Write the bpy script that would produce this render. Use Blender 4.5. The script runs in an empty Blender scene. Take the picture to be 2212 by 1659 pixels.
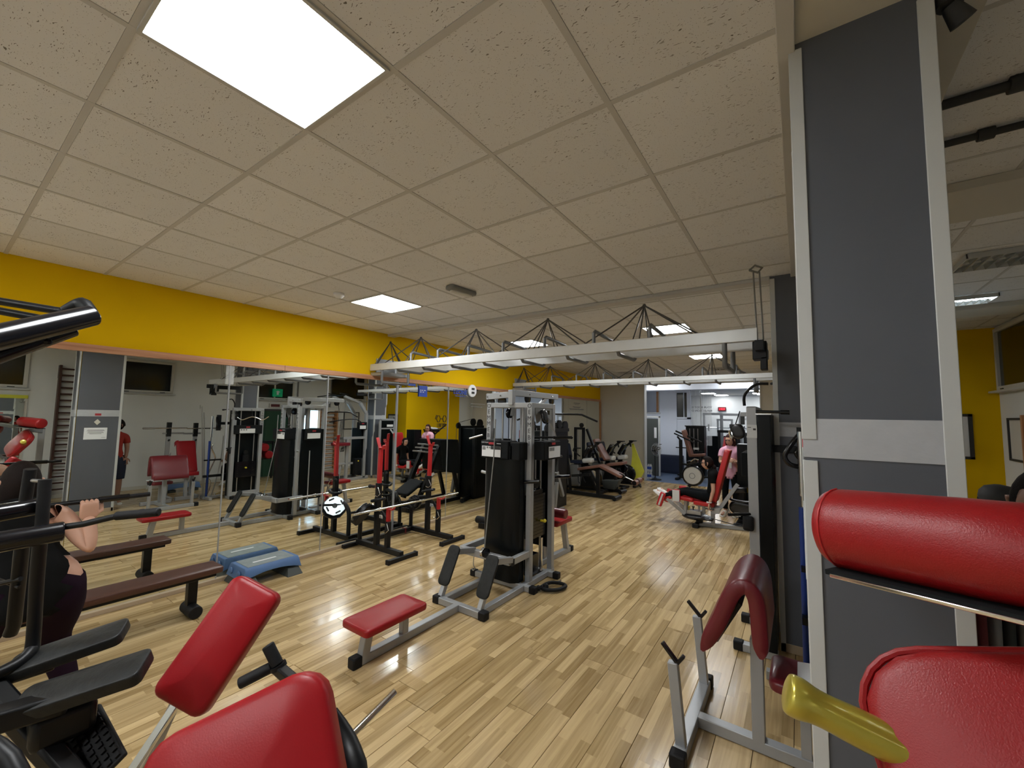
import bpy, bmesh, math, random
from mathutils import Vector, Matrix
random.seed(7)
PI = math.pi
COL = bpy.context.scene.collection
SC = bpy.context.scene
# ---------------------------------------------------------------- camera, world, exposure
SC.view_settings.view_transform = 'Standard'
SC.view_settings.look = 'None'
SC.view_settings.gamma = 1.0
SC.view_settings.use_curve_mapping = False
SC.view_settings.exposure = 1.6
cam_d = bpy.data.cameras.new('camera'); cam = bpy.data.objects.new('camera', cam_d); COL.objects.link(cam)
yaw, pitch, roll = 0.6095, 0.0779, 0.0181
_f = Vector((-math.sin(yaw)*math.cos(pitch), math.cos(yaw)*math.cos(pitch), math.sin(pitch)))
_r = Vector((math.cos(yaw), math.sin(yaw), 0)); _u = _r.cross(_f)
_r, _u = _r*math.cos(roll)+_u*math.sin(roll), _u*math.cos(roll)-_r*math.sin(roll)
cam.matrix_world = Matrix(((_r.x,_u.x,-_f.x,5.4006),(_r.y,_u.y,-_f.y,-.3123),(_r.z,_u.z,-_f.z,1.8962),(0,0,0,1)))
cam_d.sensor_width = 36; cam_d.lens = 888.5/2212*36; cam_d.clip_start = .02
SC.camera = cam
w = bpy.data.worlds.new('world'); SC.world = w; w.use_nodes = True
w.node_tree.nodes['Background'].inputs[0].default_value = (.02,.025,.035,1)
w.node_tree.nodes['Background'].inputs[1].default_value = .3
LED = 14.0        # strength of the ceiling LED panels of the hall
LED_FAR = 8.0    # strength of the lamps of the bright room behind
# ---------------------------------------------------------------- materials
MATS = {}
def mat(name, col, rough=.5, metal=0., noise=0., nscale=8., bump=0., bscale=60., emit=0., bdist=.003, coat=0., spec=.5, trans=0., alpha=1.):
    m = bpy.data.materials.new(name); m.use_nodes = True; nt = m.node_tree; b = nt.nodes['Principled BSDF']
    b.inputs['Base Color'].default_value = (*col,1); b.inputs['Roughness'].default_value = rough; b.inputs['Metallic'].default_value = metal
    b.inputs['Specular IOR Level'].default_value = spec; b.inputs['Coat Weight'].default_value = coat
    b.inputs['Transmission Weight'].default_value = trans; b.inputs['Alpha'].default_value = alpha
    if emit: b.inputs['Emission Color'].default_value = (*col,1); b.inputs['Emission Strength'].default_value = emit
    if noise or bump:
        tc = nt.nodes.new('ShaderNodeTexCoord')
    if noise:
        n = nt.nodes.new('ShaderNodeTexNoise'); n.inputs['Scale'].default_value = nscale; n.inputs['Detail'].default_value = 6
        nt.links.new(tc.outputs['Object'], n.inputs['Vector'])
        mx = nt.nodes.new('ShaderNodeMix'); mx.data_type='RGBA'
        mx.inputs[6].default_value = (*[c*(1-noise) for c in col],1); mx.inputs[7].default_value = (*[min(1,c*(1+noise)) for c in col],1)
        nt.links.new(n.outputs['Fac'], mx.inputs[0]); nt.links.new(mx.outputs[2], b.inputs['Base Color'])
    if bump:
        n2 = nt.nodes.new('ShaderNodeTexNoise'); n2.inputs['Scale'].default_value = bscale; n2.inputs['Detail'].default_value = 4
        nt.links.new(tc.outputs['Object'], n2.inputs['Vector'])
        bp = nt.nodes.new('ShaderNodeBump'); bp.inputs['Strength'].default_value = bump; bp.inputs['Distance'].default_value = bdist
        nt.links.new(n2.outputs['Fac'], bp.inputs['Height']); nt.links.new(bp.outputs['Normal'], b.inputs['Normal'])
    MATS[name] = m; return m
mat('yellow', (.76,.47,.002), .75, spec=.1, noise=.05, nscale=2, bump=.15, bscale=30)
mat('beige', (.56,.54,.48), .7, noise=.06, nscale=1.5, bump=.1, bscale=40)
mat('white_wall', (.68,.69,.67), .7, noise=.04, nscale=2, bump=.1)
mat('cool_wall', (.66,.70,.78), .6)
mat('slate', (.088,.095,.112), .5, noise=.08, nscale=3, bump=.25, bscale=45)
mat('plaster', (.42,.43,.45), .6, noise=.08, nscale=20, bump=.9, bscale=25)
mat('trimwhite', (.50,.51,.50), .35, noise=.05, nscale=5)
mat('grid', (.52,.515,.505), .6)
mat('woodpale', (.42,.32,.21), .6, noise=.15, nscale=8)
mat('checkrubber', (.012,.013,.013), .5, noise=.95, nscale=30, bump=.5, bscale=60, spec=.35)
mat('silver', (.36,.37,.38), .38, metal=.35, noise=.06, nscale=12)
mat('silverlight', (.58,.59,.58), .35, metal=.2, noise=.08, nscale=9)
mat('chrome', (.75,.75,.75), .12, metal=1.)
mat('steel', (.45,.45,.45), .3, metal=.9)
mat('black', (.0045,.005,.006), .42, noise=.2, nscale=10, spec=.3)
mat('blackgloss', (.005,.005,.007), .2, coat=.15, spec=.4)
mat('blackmatte', (.006,.007,.008), .8, spec=.2)
mat('darksteel', (.10,.10,.10), .35, metal=.6)
mat('midgrey', (.17,.175,.18), .4, metal=.3)
mat('rubber', (.006,.006,.007), .62, spec=.3, noise=.3, nscale=30, bump=.5, bscale=80)
mat('shroud', (.0030,.0042,.0048), .3, noise=.3, nscale=3, spec=.22)
mat('red', (.28,.006,.010), .38, noise=.08, nscale=4, bump=.25, bscale=260, bdist=.0012, coat=.0, spec=.3)
mat('redgrain', (.27,.007,.009), .34, noise=.06, nscale=4, bump=.7, bscale=380, bdist=.0010, coat=.0, spec=.4)
mat('redpaint', (.42,.012,.015), .38, noise=.06, nscale=6)
mat('maroon', (.135,.008,.014), .38, noise=.15, nscale=4, bump=.3, bscale=120, bdist=.001, coat=.1)
mat('reddark', (.20,.01,.015), .5)
mat('brown', (.075,.028,.018), .42, noise=.15, nscale=6, bump=.4, bscale=120, bdist=.001)
mat('brownlight', (.19,.085,.060), .4, noise=.12, nscale=6)
mat('gold', (.50,.42,.06), .28, metal=.55, noise=.06, nscale=40, coat=.5)
mat('yellowknob', (.75,.60,.03), .4)
mat('bluestep', (.075,.15,.31), .55, noise=.12, nscale=10, bump=.2, bscale=50)
mat('bluestep_top', (.22,.25,.25), .8, noise=.25, nscale=14, bump=.5, bscale=150)
mat('riser', (.055,.062,.058), .6)
mat('bluesticker', (.02,.07,.42), .5)
mat('bluepole', (.004,.03,.20), .45)
mat('navy', (.006,.012,.035), .6, noise=.3, nscale=6)
mat('paper', (.72,.73,.74), .7, noise=.04, nscale=6)
mat('ink', (.03,.03,.03), .7)
mat('greyink', (.2,.2,.2), .7)
mat('panelred', (.35,.02,.03), .5)
mat('green', (.004,.045,.020), .6)
mat('greensign', (.0,.16,.06), .5, emit=.15)
mat('darkglass', (.012,.013,.010), .12, spec=.6)
mat('skyglass', (.45,.72,.95), .2, emit=1.3)
mat('redled', (.9,.01,.02), .4, emit=2.2)
mat('redledoff', (.10,.006,.008), .4)
mat('bluefloor', (.10,.14,.22), .35, noise=.05, nscale=3)
mat('skin', (.52,.29,.20), .5, noise=.08, nscale=12)
mat('skin2', (.36,.19,.13), .5, noise=.08, nscale=12)
mat('lip', (.38,.10,.09), .5)
mat('eye', (.012,.01,.01), .2)
mat('hair', (.010,.006,.005), .75, spec=.15, noise=.4, nscale=40, bump=.6, bscale=120)
mat('hairred', (.03,.008,.008), .7, spec=.2, noise=.4, nscale=40, bump=.6, bscale=120)
mat('tee_black', (.006,.006,.006), .95, spec=.1, noise=.2, nscale=12)
mat('tee_pink', (.72,.38,.50), .8, noise=.06, nscale=8, bump=.4, bscale=12)
mat('pants', (.005,.006,.007), .9, spec=.1)
mat('plum', (.011,.004,.010), .9, spec=.1)
mat('shoe', (.75,.74,.72), .5)
mat('tee_red', (.30,.02,.01), .8)
mat('woodlight', (.42,.20,.08), .5, noise=.15, nscale=12)
mat('wooddark', (.055,.018,.010), .5, noise=.2, nscale=10)
mat('ledpanel', (.955,.985,1.), .5, emit=LED)
mat('farlamp', (.94,.97,1.), .5, emit=LED_FAR)
mat('tube', (.85,.95,1.), .5, emit=9.)
mat('louvre', (.55,.57,.56), .25, metal=.8)
mat('mirror', (.86,.89,.86), .0, metal=1.)
mat('yellowtowel', (.62,.62,.06), .8, noise=.1)
mat('greyplastic', (.20,.20,.19), .5)
mat('lightplastic', (.55,.55,.52), .4)
mat('platesilver', (.40,.43,.46), .35, metal=.6, noise=.12, nscale=20)
for i,c in enumerate(((.45,.36,.24),(.12,.02,.025),(.18,.18,.19),(.03,.035,.035),(.14,.13,.13),(.008,.012,.016),(.20,.20,.18))): mat('cloth%d'%i, c, .85, noise=.15, nscale=20)
# clear plastic
m = mat('clear', (.9,.92,.92), .08); nt = m.node_tree; b = nt.nodes['Principled BSDF']
tr = nt.nodes.new('ShaderNodeBsdfTransparent'); mxs = nt.nodes.new('ShaderNodeMixShader'); mxs.inputs[0].default_value = .22
nt.links.new(tr.outputs[0], mxs.inputs[1]); nt.links.new(b.outputs[0], mxs.inputs[2]); nt.links.new(mxs.outputs[0], nt.nodes['Material Output'].inputs[0])
# pine rail: grain and knots
m = mat('pine', (.50,.24,.12), .55); nt = m.node_tree; b = nt.nodes['Principled BSDF']
tc = nt.nodes.new('ShaderNodeTexCoord'); mp = nt.nodes.new('ShaderNodeMapping'); mp.inputs['Scale'].default_value = (30,1.2,30)
n = nt.nodes.new('ShaderNodeTexNoise'); n.inputs['Scale'].default_value = 1.5; n.inputs['Detail'].default_value = 5
nt.links.new(tc.outputs['Object'], mp.inputs[0]); nt.links.new(mp.outputs[0], n.inputs['Vector'])
cr = nt.nodes.new('ShaderNodeValToRGB'); cr.color_ramp.elements[0].position=.3; cr.color_ramp.elements[0].color=(.38,.165,.08,1); cr.color_ramp.elements[1].position=.7; cr.color_ramp.elements[1].color=(.60,.32,.18,1)
nt.links.new(n.outputs['Fac'], cr.inputs[0])
vo = nt.nodes.new('ShaderNodeTexVoronoi'); vo.inputs['Scale'].default_value = 3.2; mp2 = nt.nodes.new('ShaderNodeMapping'); mp2.inputs['Scale'].default_value=(3,1,3)
nt.links.new(tc.outputs['Object'], mp2.inputs[0]); nt.links.new(mp2.outputs[0], vo.inputs['Vector'])
lt = nt.nodes.new('ShaderNodeMath'); lt.operation='LESS_THAN'; lt.inputs[1].default_value=.055; nt.links.new(vo.outputs['Distance'], lt.inputs[0])
mx = nt.nodes.new('ShaderNodeMix'); mx.data_type='RGBA'; mx.inputs[7].default_value=(.05,.02,.01,1)
nt.links.new(lt.outputs[0], mx.inputs[0]); nt.links.new(cr.outputs[0], mx.inputs[6]); nt.links.new(mx.outputs[2], b.inputs['Base Color'])
# ceiling tile: worm-like fissures and pinholes
m = mat('tile', (.74,.745,.76), .85); nt = m.node_tree; b = nt.nodes['Principled BSDF']
tc = nt.nodes.new('ShaderNodeTexCoord'); oi = nt.nodes.new('ShaderNodeObjectInfo')
add = nt.nodes.new('ShaderNodeVectorMath'); add.operation='ADD'; sc = nt.nodes.new('ShaderNodeVectorMath'); sc.operation='SCALE'; sc.inputs['Scale'].default_value=50
cmb = nt.nodes.new('ShaderNodeCombineXYZ'); nt.links.new(oi.outputs['Random'], cmb.inputs[0]); nt.links.new(oi.outputs['Random'], cmb.inputs[1]); nt.links.new(cmb.outputs[0], sc.inputs[0])
nt.links.new(tc.outputs['Object'], add.inputs[0]); nt.links.new(sc.outputs[0], add.inputs[1])
ns = nt.nodes.new('ShaderNodeTexNoise'); ns.inputs['Scale'].default_value=26; ns.inputs['Detail'].default_value=1
dv = nt.nodes.new('ShaderNodeMix'); dv.data_type='VECTOR'; dv.inputs[0].default_value=.035
nt.links.new(add.outputs[0], ns.inputs['Vector']); nt.links.new(add.outputs[0], dv.inputs[4]); nt.links.new(ns.outputs['Color'], dv.inputs[5])
mk = []
for ang,sc_,th in ((.5,(26,135,26),.16),(2.1,(28,140,28),.15)):
    mp = nt.nodes.new('ShaderNodeMapping'); mp.inputs['Rotation'].default_value=(0,0,ang); mp.inputs['Scale'].default_value=sc_
    v = nt.nodes.new('ShaderNodeTexVoronoi'); v.inputs['Scale'].default_value=1.; v.inputs['Randomness'].default_value=1
    l = nt.nodes.new('ShaderNodeMath'); l.operation='LESS_THAN'; l.inputs[1].default_value=th
    nt.links.new(dv.outputs[1], mp.inputs[0]); nt.links.new(mp.outputs[0], v.inputs['Vector']); nt.links.new(v.outputs['Distance'], l.inputs[0])
    g = nt.nodes.new('ShaderNodeTexNoise'); g.inputs['Scale'].default_value=9; nt.links.new(add.outputs[0], g.inputs['Vector'])
    g2 = nt.nodes.new('ShaderNodeMath'); g2.operation='GREATER_THAN'; g2.inputs[1].default_value=.5; nt.links.new(g.outputs['Fac'], g2.inputs[0])
    mm = nt.nodes.new('ShaderNodeMath'); mm.operation='MULTIPLY'; nt.links.new(l.outputs[0], mm.inputs[0]); nt.links.new(g2.outputs[0], mm.inputs[1]); mk.append(mm)
v3 = nt.nodes.new('ShaderNodeTexVoronoi'); v3.inputs['Scale'].default_value=130; nt.links.new(add.outputs[0], v3.inputs['Vector'])
l3 = nt.nodes.new('ShaderNodeMath'); l3.operation='LESS_THAN'; l3.inputs[1].default_value=.13; nt.links.new(v3.outputs['Distance'], l3.inputs[0]); mk.append(l3)
mxx = mk[0]
for q in mk[1:]:
    nn = nt.nodes.new('ShaderNodeMath'); nn.operation='MAXIMUM'; nt.links.new(mxx.outputs[0], nn.inputs[0]); nt.links.new(q.outputs[0], nn.inputs[1]); mxx = nn
c2 = nt.nodes.new('ShaderNodeMix'); c2.data_type='RGBA'; c2.inputs[6].default_value=(.74,.745,.76,1); c2.inputs[7].default_value=(.17,.155,.14,1)
nt.links.new(mxx.outputs[0], c2.inputs[0])
hv = nt.nodes.new('ShaderNodeMapRange'); hv.inputs['To Min'].default_value=.93; hv.inputs['To Max'].default_value=1.05; nt.links.new(oi.outputs['Random'], hv.inputs['Value'])
vm = nt.nodes.new('ShaderNodeVectorMath'); vm.operation='SCALE'; nt.links.new(c2.outputs[2], vm.inputs[0]); nt.links.new(hv.outputs[0], vm.inputs['Scale']); nt.links.new(vm.outputs[0], b.inputs['Base Color'])
# floor plank: three strips of oak laminate
m = mat('plank', (.5,.33,.16), .22); nt = m.node_tree; b = nt.nodes['Principled BSDF']
tc = nt.nodes.new('ShaderNodeTexCoord'); oi = nt.nodes.new('ShaderNodeObjectInfo'); sx = nt.nodes.new('ShaderNodeSeparateXYZ'); nt.links.new(tc.outputs['Object'], sx.inputs[0])
def M(op,a,b_=None):
    n = nt.nodes.new('ShaderNodeMath'); n.operation=op
    for i,q in enumerate((a,b_)):
        if q is None: continue
        if isinstance(q,(int,float)): n.inputs[i].default_value=q
        else: nt.links.new(q, n.inputs[i])
    return n.outputs[0]
strip = M('FLOOR', M('DIVIDE', sx.outputs[0], .0645))
wn0 = nt.nodes.new('ShaderNodeTexWhiteNoise'); wn0.noise_dimensions='2D'; cb0 = nt.nodes.new('ShaderNodeCombineXYZ'); nt.links.new(strip, cb0.inputs[0]); nt.links.new(oi.outputs['Random'], cb0.inputs[1]); nt.links.new(cb0.outputs[0], wn0.inputs['Vector'])
seg = M('FLOOR', M('ADD', M('DIVIDE', sx.outputs[1], .42), M('MULTIPLY', wn0.outputs['Value'], 3.)))
cb = nt.nodes.new('ShaderNodeCombineXYZ'); nt.links.new(strip, cb.inputs[0]); nt.links.new(seg, cb.inputs[1]); nt.links.new(oi.outputs['Random'], cb.inputs[2])
wn = nt.nodes.new('ShaderNodeTexWhiteNoise'); nt.links.new(cb.outputs[0], wn.inputs['Vector'])
mp = nt.nodes.new('ShaderNodeMapping'); mp.inputs['Scale'].default_value=(38,2.2,1); vadd = nt.nodes.new('ShaderNodeVectorMath'); vadd.operation='ADD'
sc3 = nt.nodes.new('ShaderNodeVectorMath'); sc3.operation='SCALE'; sc3.inputs['Scale'].default_value=20; nt.links.new(wn.outputs['Color'], sc3.inputs[0])
nt.links.new(tc.outputs['Object'], mp.inputs[0]); nt.links.new(mp.outputs[0], vadd.inputs[0]); nt.links.new(sc3.outputs[0], vadd.inputs[1])
gr = nt.nodes.new('ShaderNodeTexNoise'); gr.inputs['Scale'].default_value=1.; gr.inputs['Detail'].default_value=6; gr.inputs['Distortion'].default_value=.6; nt.links.new(vadd.outputs[0], gr.inputs['Vector'])
val = M('ADD', M('MULTIPLY', gr.outputs['Fac'], .62), M('MULTIPLY', wn.outputs['Value'], .38))
cr = nt.nodes.new('ShaderNodeValToRGB'); E_ = cr.color_ramp.elements; E_[0].position=.25; E_[0].color=(.31,.205,.085,1); E_[1].position=.72; E_[1].color=(.64,.47,.245,1)
nt.links.new(val, cr.inputs[0]); nt.links.new(cr.outputs[0], b.inputs['Base Color'])
rr = nt.nodes.new('ShaderNodeMapRange'); rr.inputs['To Min'].default_value=.09; rr.inputs['To Max'].default_value=.22; nt.links.new(oi.outputs['Random'], rr.inputs['Value'])
nt.links.new(M('ADD', rr.outputs[0], M('MULTIPLY', gr.outputs['Fac'], .06)), b.inputs['Roughness'])
bp = nt.nodes.new('ShaderNodeBump'); bp.inputs['Strength'].default_value=.12; bp.inputs['Distance'].default_value=.004; nt.links.new(gr.outputs['Fac'], bp.inputs['Height']); nt.links.new(bp.outputs['Normal'], b.inputs['Normal'])
# ---------------------------------------------------------------- mesh builder
def V(*a): return Vector(a if len(a)>1 else a[0])
def frame(d, up=(0,0,1)):
    d = V(d).normalized(); up = V(up)
    if abs(d.dot(up.normalized()))>.97: up = V(0,1,0) if abs(d.y)<.9 else V(1,0,0)
    s = d.cross(up).normalized(); return d, s, s.cross(d).normalized()
class MB:
    def __init__(s): s.v=[]; s.f=[]; s.m=[]; s.cur=0
    def add(s, vs, fs):
        k=len(s.v); s.v += [V(q) for q in vs]; s.f += [tuple(i+k for i in f) for f in fs]; s.m += [s.cur]*len(fs); return s
    def hexa(s, p): return s.add(p, [(0,3,2,1),(4,5,6,7),(0,1,5,4),(1,2,6,5),(2,3,7,6),(3,0,4,7)])
    def box(s, a, b):
        x0,y0,z0=a; x1,y1,z1=b
        return s.hexa([(x0,y0,z0),(x1,y0,z0),(x1,y1,z0),(x0,y1,z0),(x0,y0,z1),(x1,y0,z1),(x1,y1,z1),(x0,y1,z1)])
    def cbox(s, c, d, ux=(1,0,0), uy=(0,1,0), uz=(0,0,1)):
        c=V(c); ux=V(ux)*d[0]/2; uy=V(uy)*d[1]/2; uz=V(uz)*d[2]/2
        return s.hexa([c-ux-uy-uz,c+ux-uy-uz,c+ux+uy-uz,c-ux+uy-uz,c-ux-uy+uz,c+ux-uy+uz,c+ux+uy+uz,c-ux+uy+uz])
    def beam(s, p, q, w_, h=None, up=(0,0,1)):
        p=V(p); q=V(q); h=h or w_; d,sd,u=frame(q-p, up); sd=sd*w_/2; u=u*h/2
        return s.hexa([p-sd-u,p+sd-u,q+sd-u,q-sd-u,p-sd+u,p+sd+u,q+sd+u,q-sd+u])
    def path(s, pts, w_, h=None, up=(0,0,1)):
        for a,b in zip(pts,pts[1:]): s.beam(a,b,w_,h,up)
        return s
    def tube(s, pts, r, n=10, cap=True, smoothn=0):
        pts=[V(p) for p in pts]
        rs = list(r) if isinstance(r,(list,tuple)) else [r]*len(pts)
        if smoothn:
            P2=[];R2=[]
            for i in range(len(pts)-1):
                p0=pts[max(i-1,0)];p1=pts[i];p2=pts[i+1];p3=pts[min(i+2,len(pts)-1)]
                for k in range(smoothn):
                    t=k/smoothn
                    P2.append(.5*((2*p1)+(p2-p0)*t+(2*p0-5*p1+4*p2-p3)*t*t+(3*p1-p0-3*p2+p3)*t**3)); R2.append(rs[i]*(1-t)+rs[i+1]*t)
            P2.append(pts[-1]);R2.append(rs[-1]); pts=P2; rs=R2
        k0=len(s.v); nrm=None; vs=[]; fs=[]
        for i,p in enumerate(pts):
            d = (pts[min(i+1,len(pts)-1)]-pts[max(i-1,0)])
            if d.length<1e-9: d=V(0,0,1)
            d.normalize()
            if nrm is None: nrm=frame(d)[1]
            nrm=(nrm-d*nrm.dot(d))
            if nrm.length<1e-6: nrm=frame(d)[1]
            nrm.normalize(); b=d.cross(nrm)
            sc_=1.
            if 0<i<len(pts)-1:
                d1=(pts[i]-pts[i-1]).normalized(); cs=max(.35,d1.dot(d)); sc_=1/cs if cs<.98 else 1
            for j in range(n):
                a=2*PI*j/n; vs.append(p+(nrm*math.cos(a)+b*math.sin(a))*rs[i]*min(sc_,1.15))
        for i in range(len(pts)-1):
            for j in range(n):
                j2=(j+1)%n; fs.append((i*n+j,i*n+j2,(i+1)*n+j2,(i+1)*n+j))
        if cap: fs.append(tuple(reversed(range(n)))); fs.append(tuple(range((len(pts)-1)*n,len(pts)*n)))
        return s.add(vs,fs)
    def cyl(s, p, q, r, n=16, r2=None): return s.tube([p,q],[r, r if r2 is None else r2],n)
    def lathe(s, prof, o, axis=(0,0,1), n=20):
        d,sd,u=frame(axis); o=V(o); vs=[]; fs=[]
        for r,h in prof:
            for j in range(n):
                a=2*PI*j/n; vs.append(o+d*h+(sd*math.cos(a)+u*math.sin(a))*max(r,1e-4))
        for i in range(len(prof)-1):
            for j in range(n):
                j2=(j+1)%n; fs.append((i*n+j,i*n+j2,(i+1)*n+j2,(i+1)*n+j))
        fs.append(tuple(reversed(range(n)))); fs.append(tuple(range((len(prof)-1)*n,len(prof)*n)))
        return s.add(vs,fs)
    def ball(s, c, r, n=12, sc_=(1,1,1)):
        c=V(c); vs=[]; fs=[]
        m_=n//2
        for i in range(m_+1):
            t=PI*i/m_
            for j in range(n):
                a=2*PI*j/n; vs.append(c+V(math.sin(t)*math.cos(a)*r*sc_[0],math.sin(t)*math.sin(a)*r*sc_[1],math.cos(t)*r*sc_[2]))
        for i in range(m_):
            for j in range(n):
                j2=(j+1)%n; fs.append((i*n+j,(i+1)*n+j,(i+1)*n+j2,i*n+j2))
        return s.add(vs,fs)
    def prism(s, poly, o, ux, uy, depth):
        ux=V(ux);uy=V(uy);o=V(o);d=ux.cross(uy).normalized()*depth;n=len(poly)
        a=[o+ux*p[0]+uy*p[1] for p in poly]
        return s.add(a+[q+d for q in a],[tuple(reversed(range(n))),tuple(range(n,2*n))]+[(i,(i+1)%n,n+(i+1)%n,n+i) for i in range(n)])
    def pad(s, c, ux, uy, L, W, T, rc=.03, e=None, crown=.004, n=5, both=False):
        "rounded cushion: L along ux, W along uy, T along ux x uy"
        c=V(c); ux=V(ux).normalized(); uy=V(uy); uy=(uy-ux*uy.dot(ux)).normalized(); uz=ux.cross(uy); e=e or T*.38
        def ring(z,i):
            a=L/2-i;b=W/2-i;r=max(min(rc-i*.6,a,b),.0015);o=[]
            for q,(sx_,sy_) in enumerate(((1,1),(-1,1),(-1,-1),(1,-1))):
                for k in range(n):
                    t=PI/2*(q+k/(n-1)); o.append(c+ux*(sx_*(a-r)+r*math.cos(t))+uy*(sy_*(b-r)+r*math.sin(t))+uz*z)
            return o
        t=T/2; mi=min(L,W)/2
        lay=[(-t-(crown if both else 0),mi*.6),(-t,e*.9),(-t+e*.28,e*.25),(-t+e,0),(t-e,0),(t-e*.5,e*.1),(t-e*.2,e*.35),(t,e*.95),(t+crown*.7,e+(mi-e)*.35),(t+crown,e+(mi-e)*.75)]
        vs=[];fs=[];N=4*n
        for z,i in lay: vs+=ring(z,min(i,mi*.92))
        for i in range(len(lay)-1):
            for j in range(N):
                j2=(j+1)%N; fs.append((i*N+j,i*N+j2,(i+1)*N+j2,(i+1)*N+j))
        fs.append(tuple(reversed(range(N)))); fs.append(tuple(range((len(lay)-1)*N,len(lay)*N)))
        return s.add(vs,fs)
    def mesh(s, name, off=(0,0,0), smooth=38):
        me=bpy.data.meshes.new(name); off=V(off)
        me.from_pydata([tuple(v-off) for v in s.v],[],s.f); me.update()
        if smooth:
            for p in me.polygons: p.use_smooth=True
            me.set_sharp_from_angle(angle=math.radians(smooth))
        if len(set(s.m))>1:
            for p,i in zip(me.polygons,s.m): p.material_index=i
        return me
def link(name, me, m, parent=None, bevel=0., label=None, kind=None):
    o=bpy.data.objects.new(name, me); COL.objects.link(o)
    for q in (m if isinstance(m,(list,tuple)) else [m]): me.materials.append(MATS[q])
    if parent is not None: o.parent=parent
    if bevel:
        bv=o.modifiers.new('bevel','BEVEL'); bv.width=bevel; bv.segments=2; bv.limit_method='ANGLE'; bv.angle_limit=math.radians(50); bv.harden_normals=False
    if label: o['label']=label
    if kind: o['kind']=kind
    return o
SUBS={'info_plate':['panel_box'],'info_print':['panel_box'],'info_band':['panel_box'],'logo_plate':['panel_box'],'print_line':['sticker_sheet','panel_box','sheet'],
 'console_back':['console'],'console_top':['console'],'visor':['cap'],'flywheel_rim':['flywheel'],'cover_rim':['flywheel_cover'],'badge':['flywheel_cover','body'],'knee_pad_board':['knee_pad'],
 'foot_pad_board':['foot_pad'],'pad_notch':['bench_pad'],'foot_cap':['base_rail','front_foot','foot'],'seam':['roll_pad'],'rod_collar':['chrome_rod'],'handle_ring':['handle'],'hand_grip':['thin_bar','handlebar'],
 'tread':['deck'],'end_boss':['deck'],'tread_print':['deck'],'pulley_fork':['pulley'],'pulley_plate':['pulley'],'roller_cap':['ankle_roller'],'end_plug':['guard_frame'],'joint_tape':['joint_strip'],
 'stack_head':['selector_rod'],'ridges':['ridged_plate'],'upright_sleeve':['upright'],'shroud_edge':['shroud'],'slot_strip':['cabinet'],'label_plate':['cabinet'],'figure':['sheet'],'drawing':['sheet'],'digits':['case'],'display':['case'],'band':['shaft'],'tip':['sleeve'],'rim':['body'],'hub':['disc'],'face':['disc'],'grip_slot':['disc'],'tube':['housing'],'throat':['louvres']}
class Thing:
    "an Empty at the base of a thing; parts are given in world coordinates (local=False) or in the frame of the thing"
    def __init__(s, name, label, cat, loc=(0,0,0), rz=0., group=None, local=False):
        o=bpy.data.objects.new(name,None); COL.objects.link(o); o.location=loc; o.rotation_euler=(0,0,rz); o.empty_display_size=.1
        o['label']=label; o['category']=cat
        if group: o['group']=group
        s.o=o; s.off=(0,0,0) if local else loc; s.last={}
    def part(s, name, mb, m, bevel=0., label=None, parent=None, smooth=38, kind=None):
        if parent is None and name in SUBS:
            for q in SUBS[name]:
                if q in s.last: parent=s.last[q]; break
        o_=link(name, mb.mesh(name,s.off,smooth), m, parent or s.o, bevel, label, kind)
        if parent is None: s.last[name]=o_
        return o_
def struct(name, mb, m, bevel=0., parent=None, smooth=38): return link(name, mb.mesh(name,smooth=smooth), m, parent, bevel, kind=None if parent else 'structure')
def tag(o, label, cat, group=None):
    o['label']=label; o['category']=cat
    if group: o['group']=group
    return o
def solo(name, mb, m, label, cat, loc, bevel=0., group=None, smooth=38):
    o=link(name, mb.mesh(name,loc,smooth), m, None, bevel); o.location=loc; return tag(o,label,cat,group)
def dup(root, loc, rz=None, label=None, group=None):
    r=root.copy(); COL.objects.link(r); r.location=loc
    if rz is not None: r.rotation_euler=(0,0,rz)
    if label: r['label']=label
    if group: r['group']=group
    for ch in list(root.children):
        c=ch.copy(); COL.objects.link(c); c.parent=r
        for g in ch.children: d=g.copy(); COL.objects.link(d); d.parent=c
    return r
def text(name, s_, m, parent, o, ux, uy, size, off=(0,0,0), ext=.0006, align='CENTER', flip=False):
    cu=bpy.data.curves.new(name,'FONT'); cu.body=s_; cu.size=size; cu.extrude=ext; cu.align_x=align; cu.align_y='CENTER'; cu.resolution_u=2
    t=bpy.data.objects.new(name,cu); COL.objects.link(t); dg=bpy.context.evaluated_depsgraph_get(); dg.update()
    me=bpy.data.meshes.new_from_object(t.evaluated_get(dg)); bpy.data.objects.remove(t)
    ux=V(ux).normalized(); uy=V(uy).normalized(); uz=ux.cross(uy); o=V(o)-V(off)
    for v in me.vertices:
        x,y,z=v.co; v.co=o+ux*(-x if flip else x)+uy*y+uz*z
    me.materials.clear(); return link(name, me, m, parent)
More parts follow.
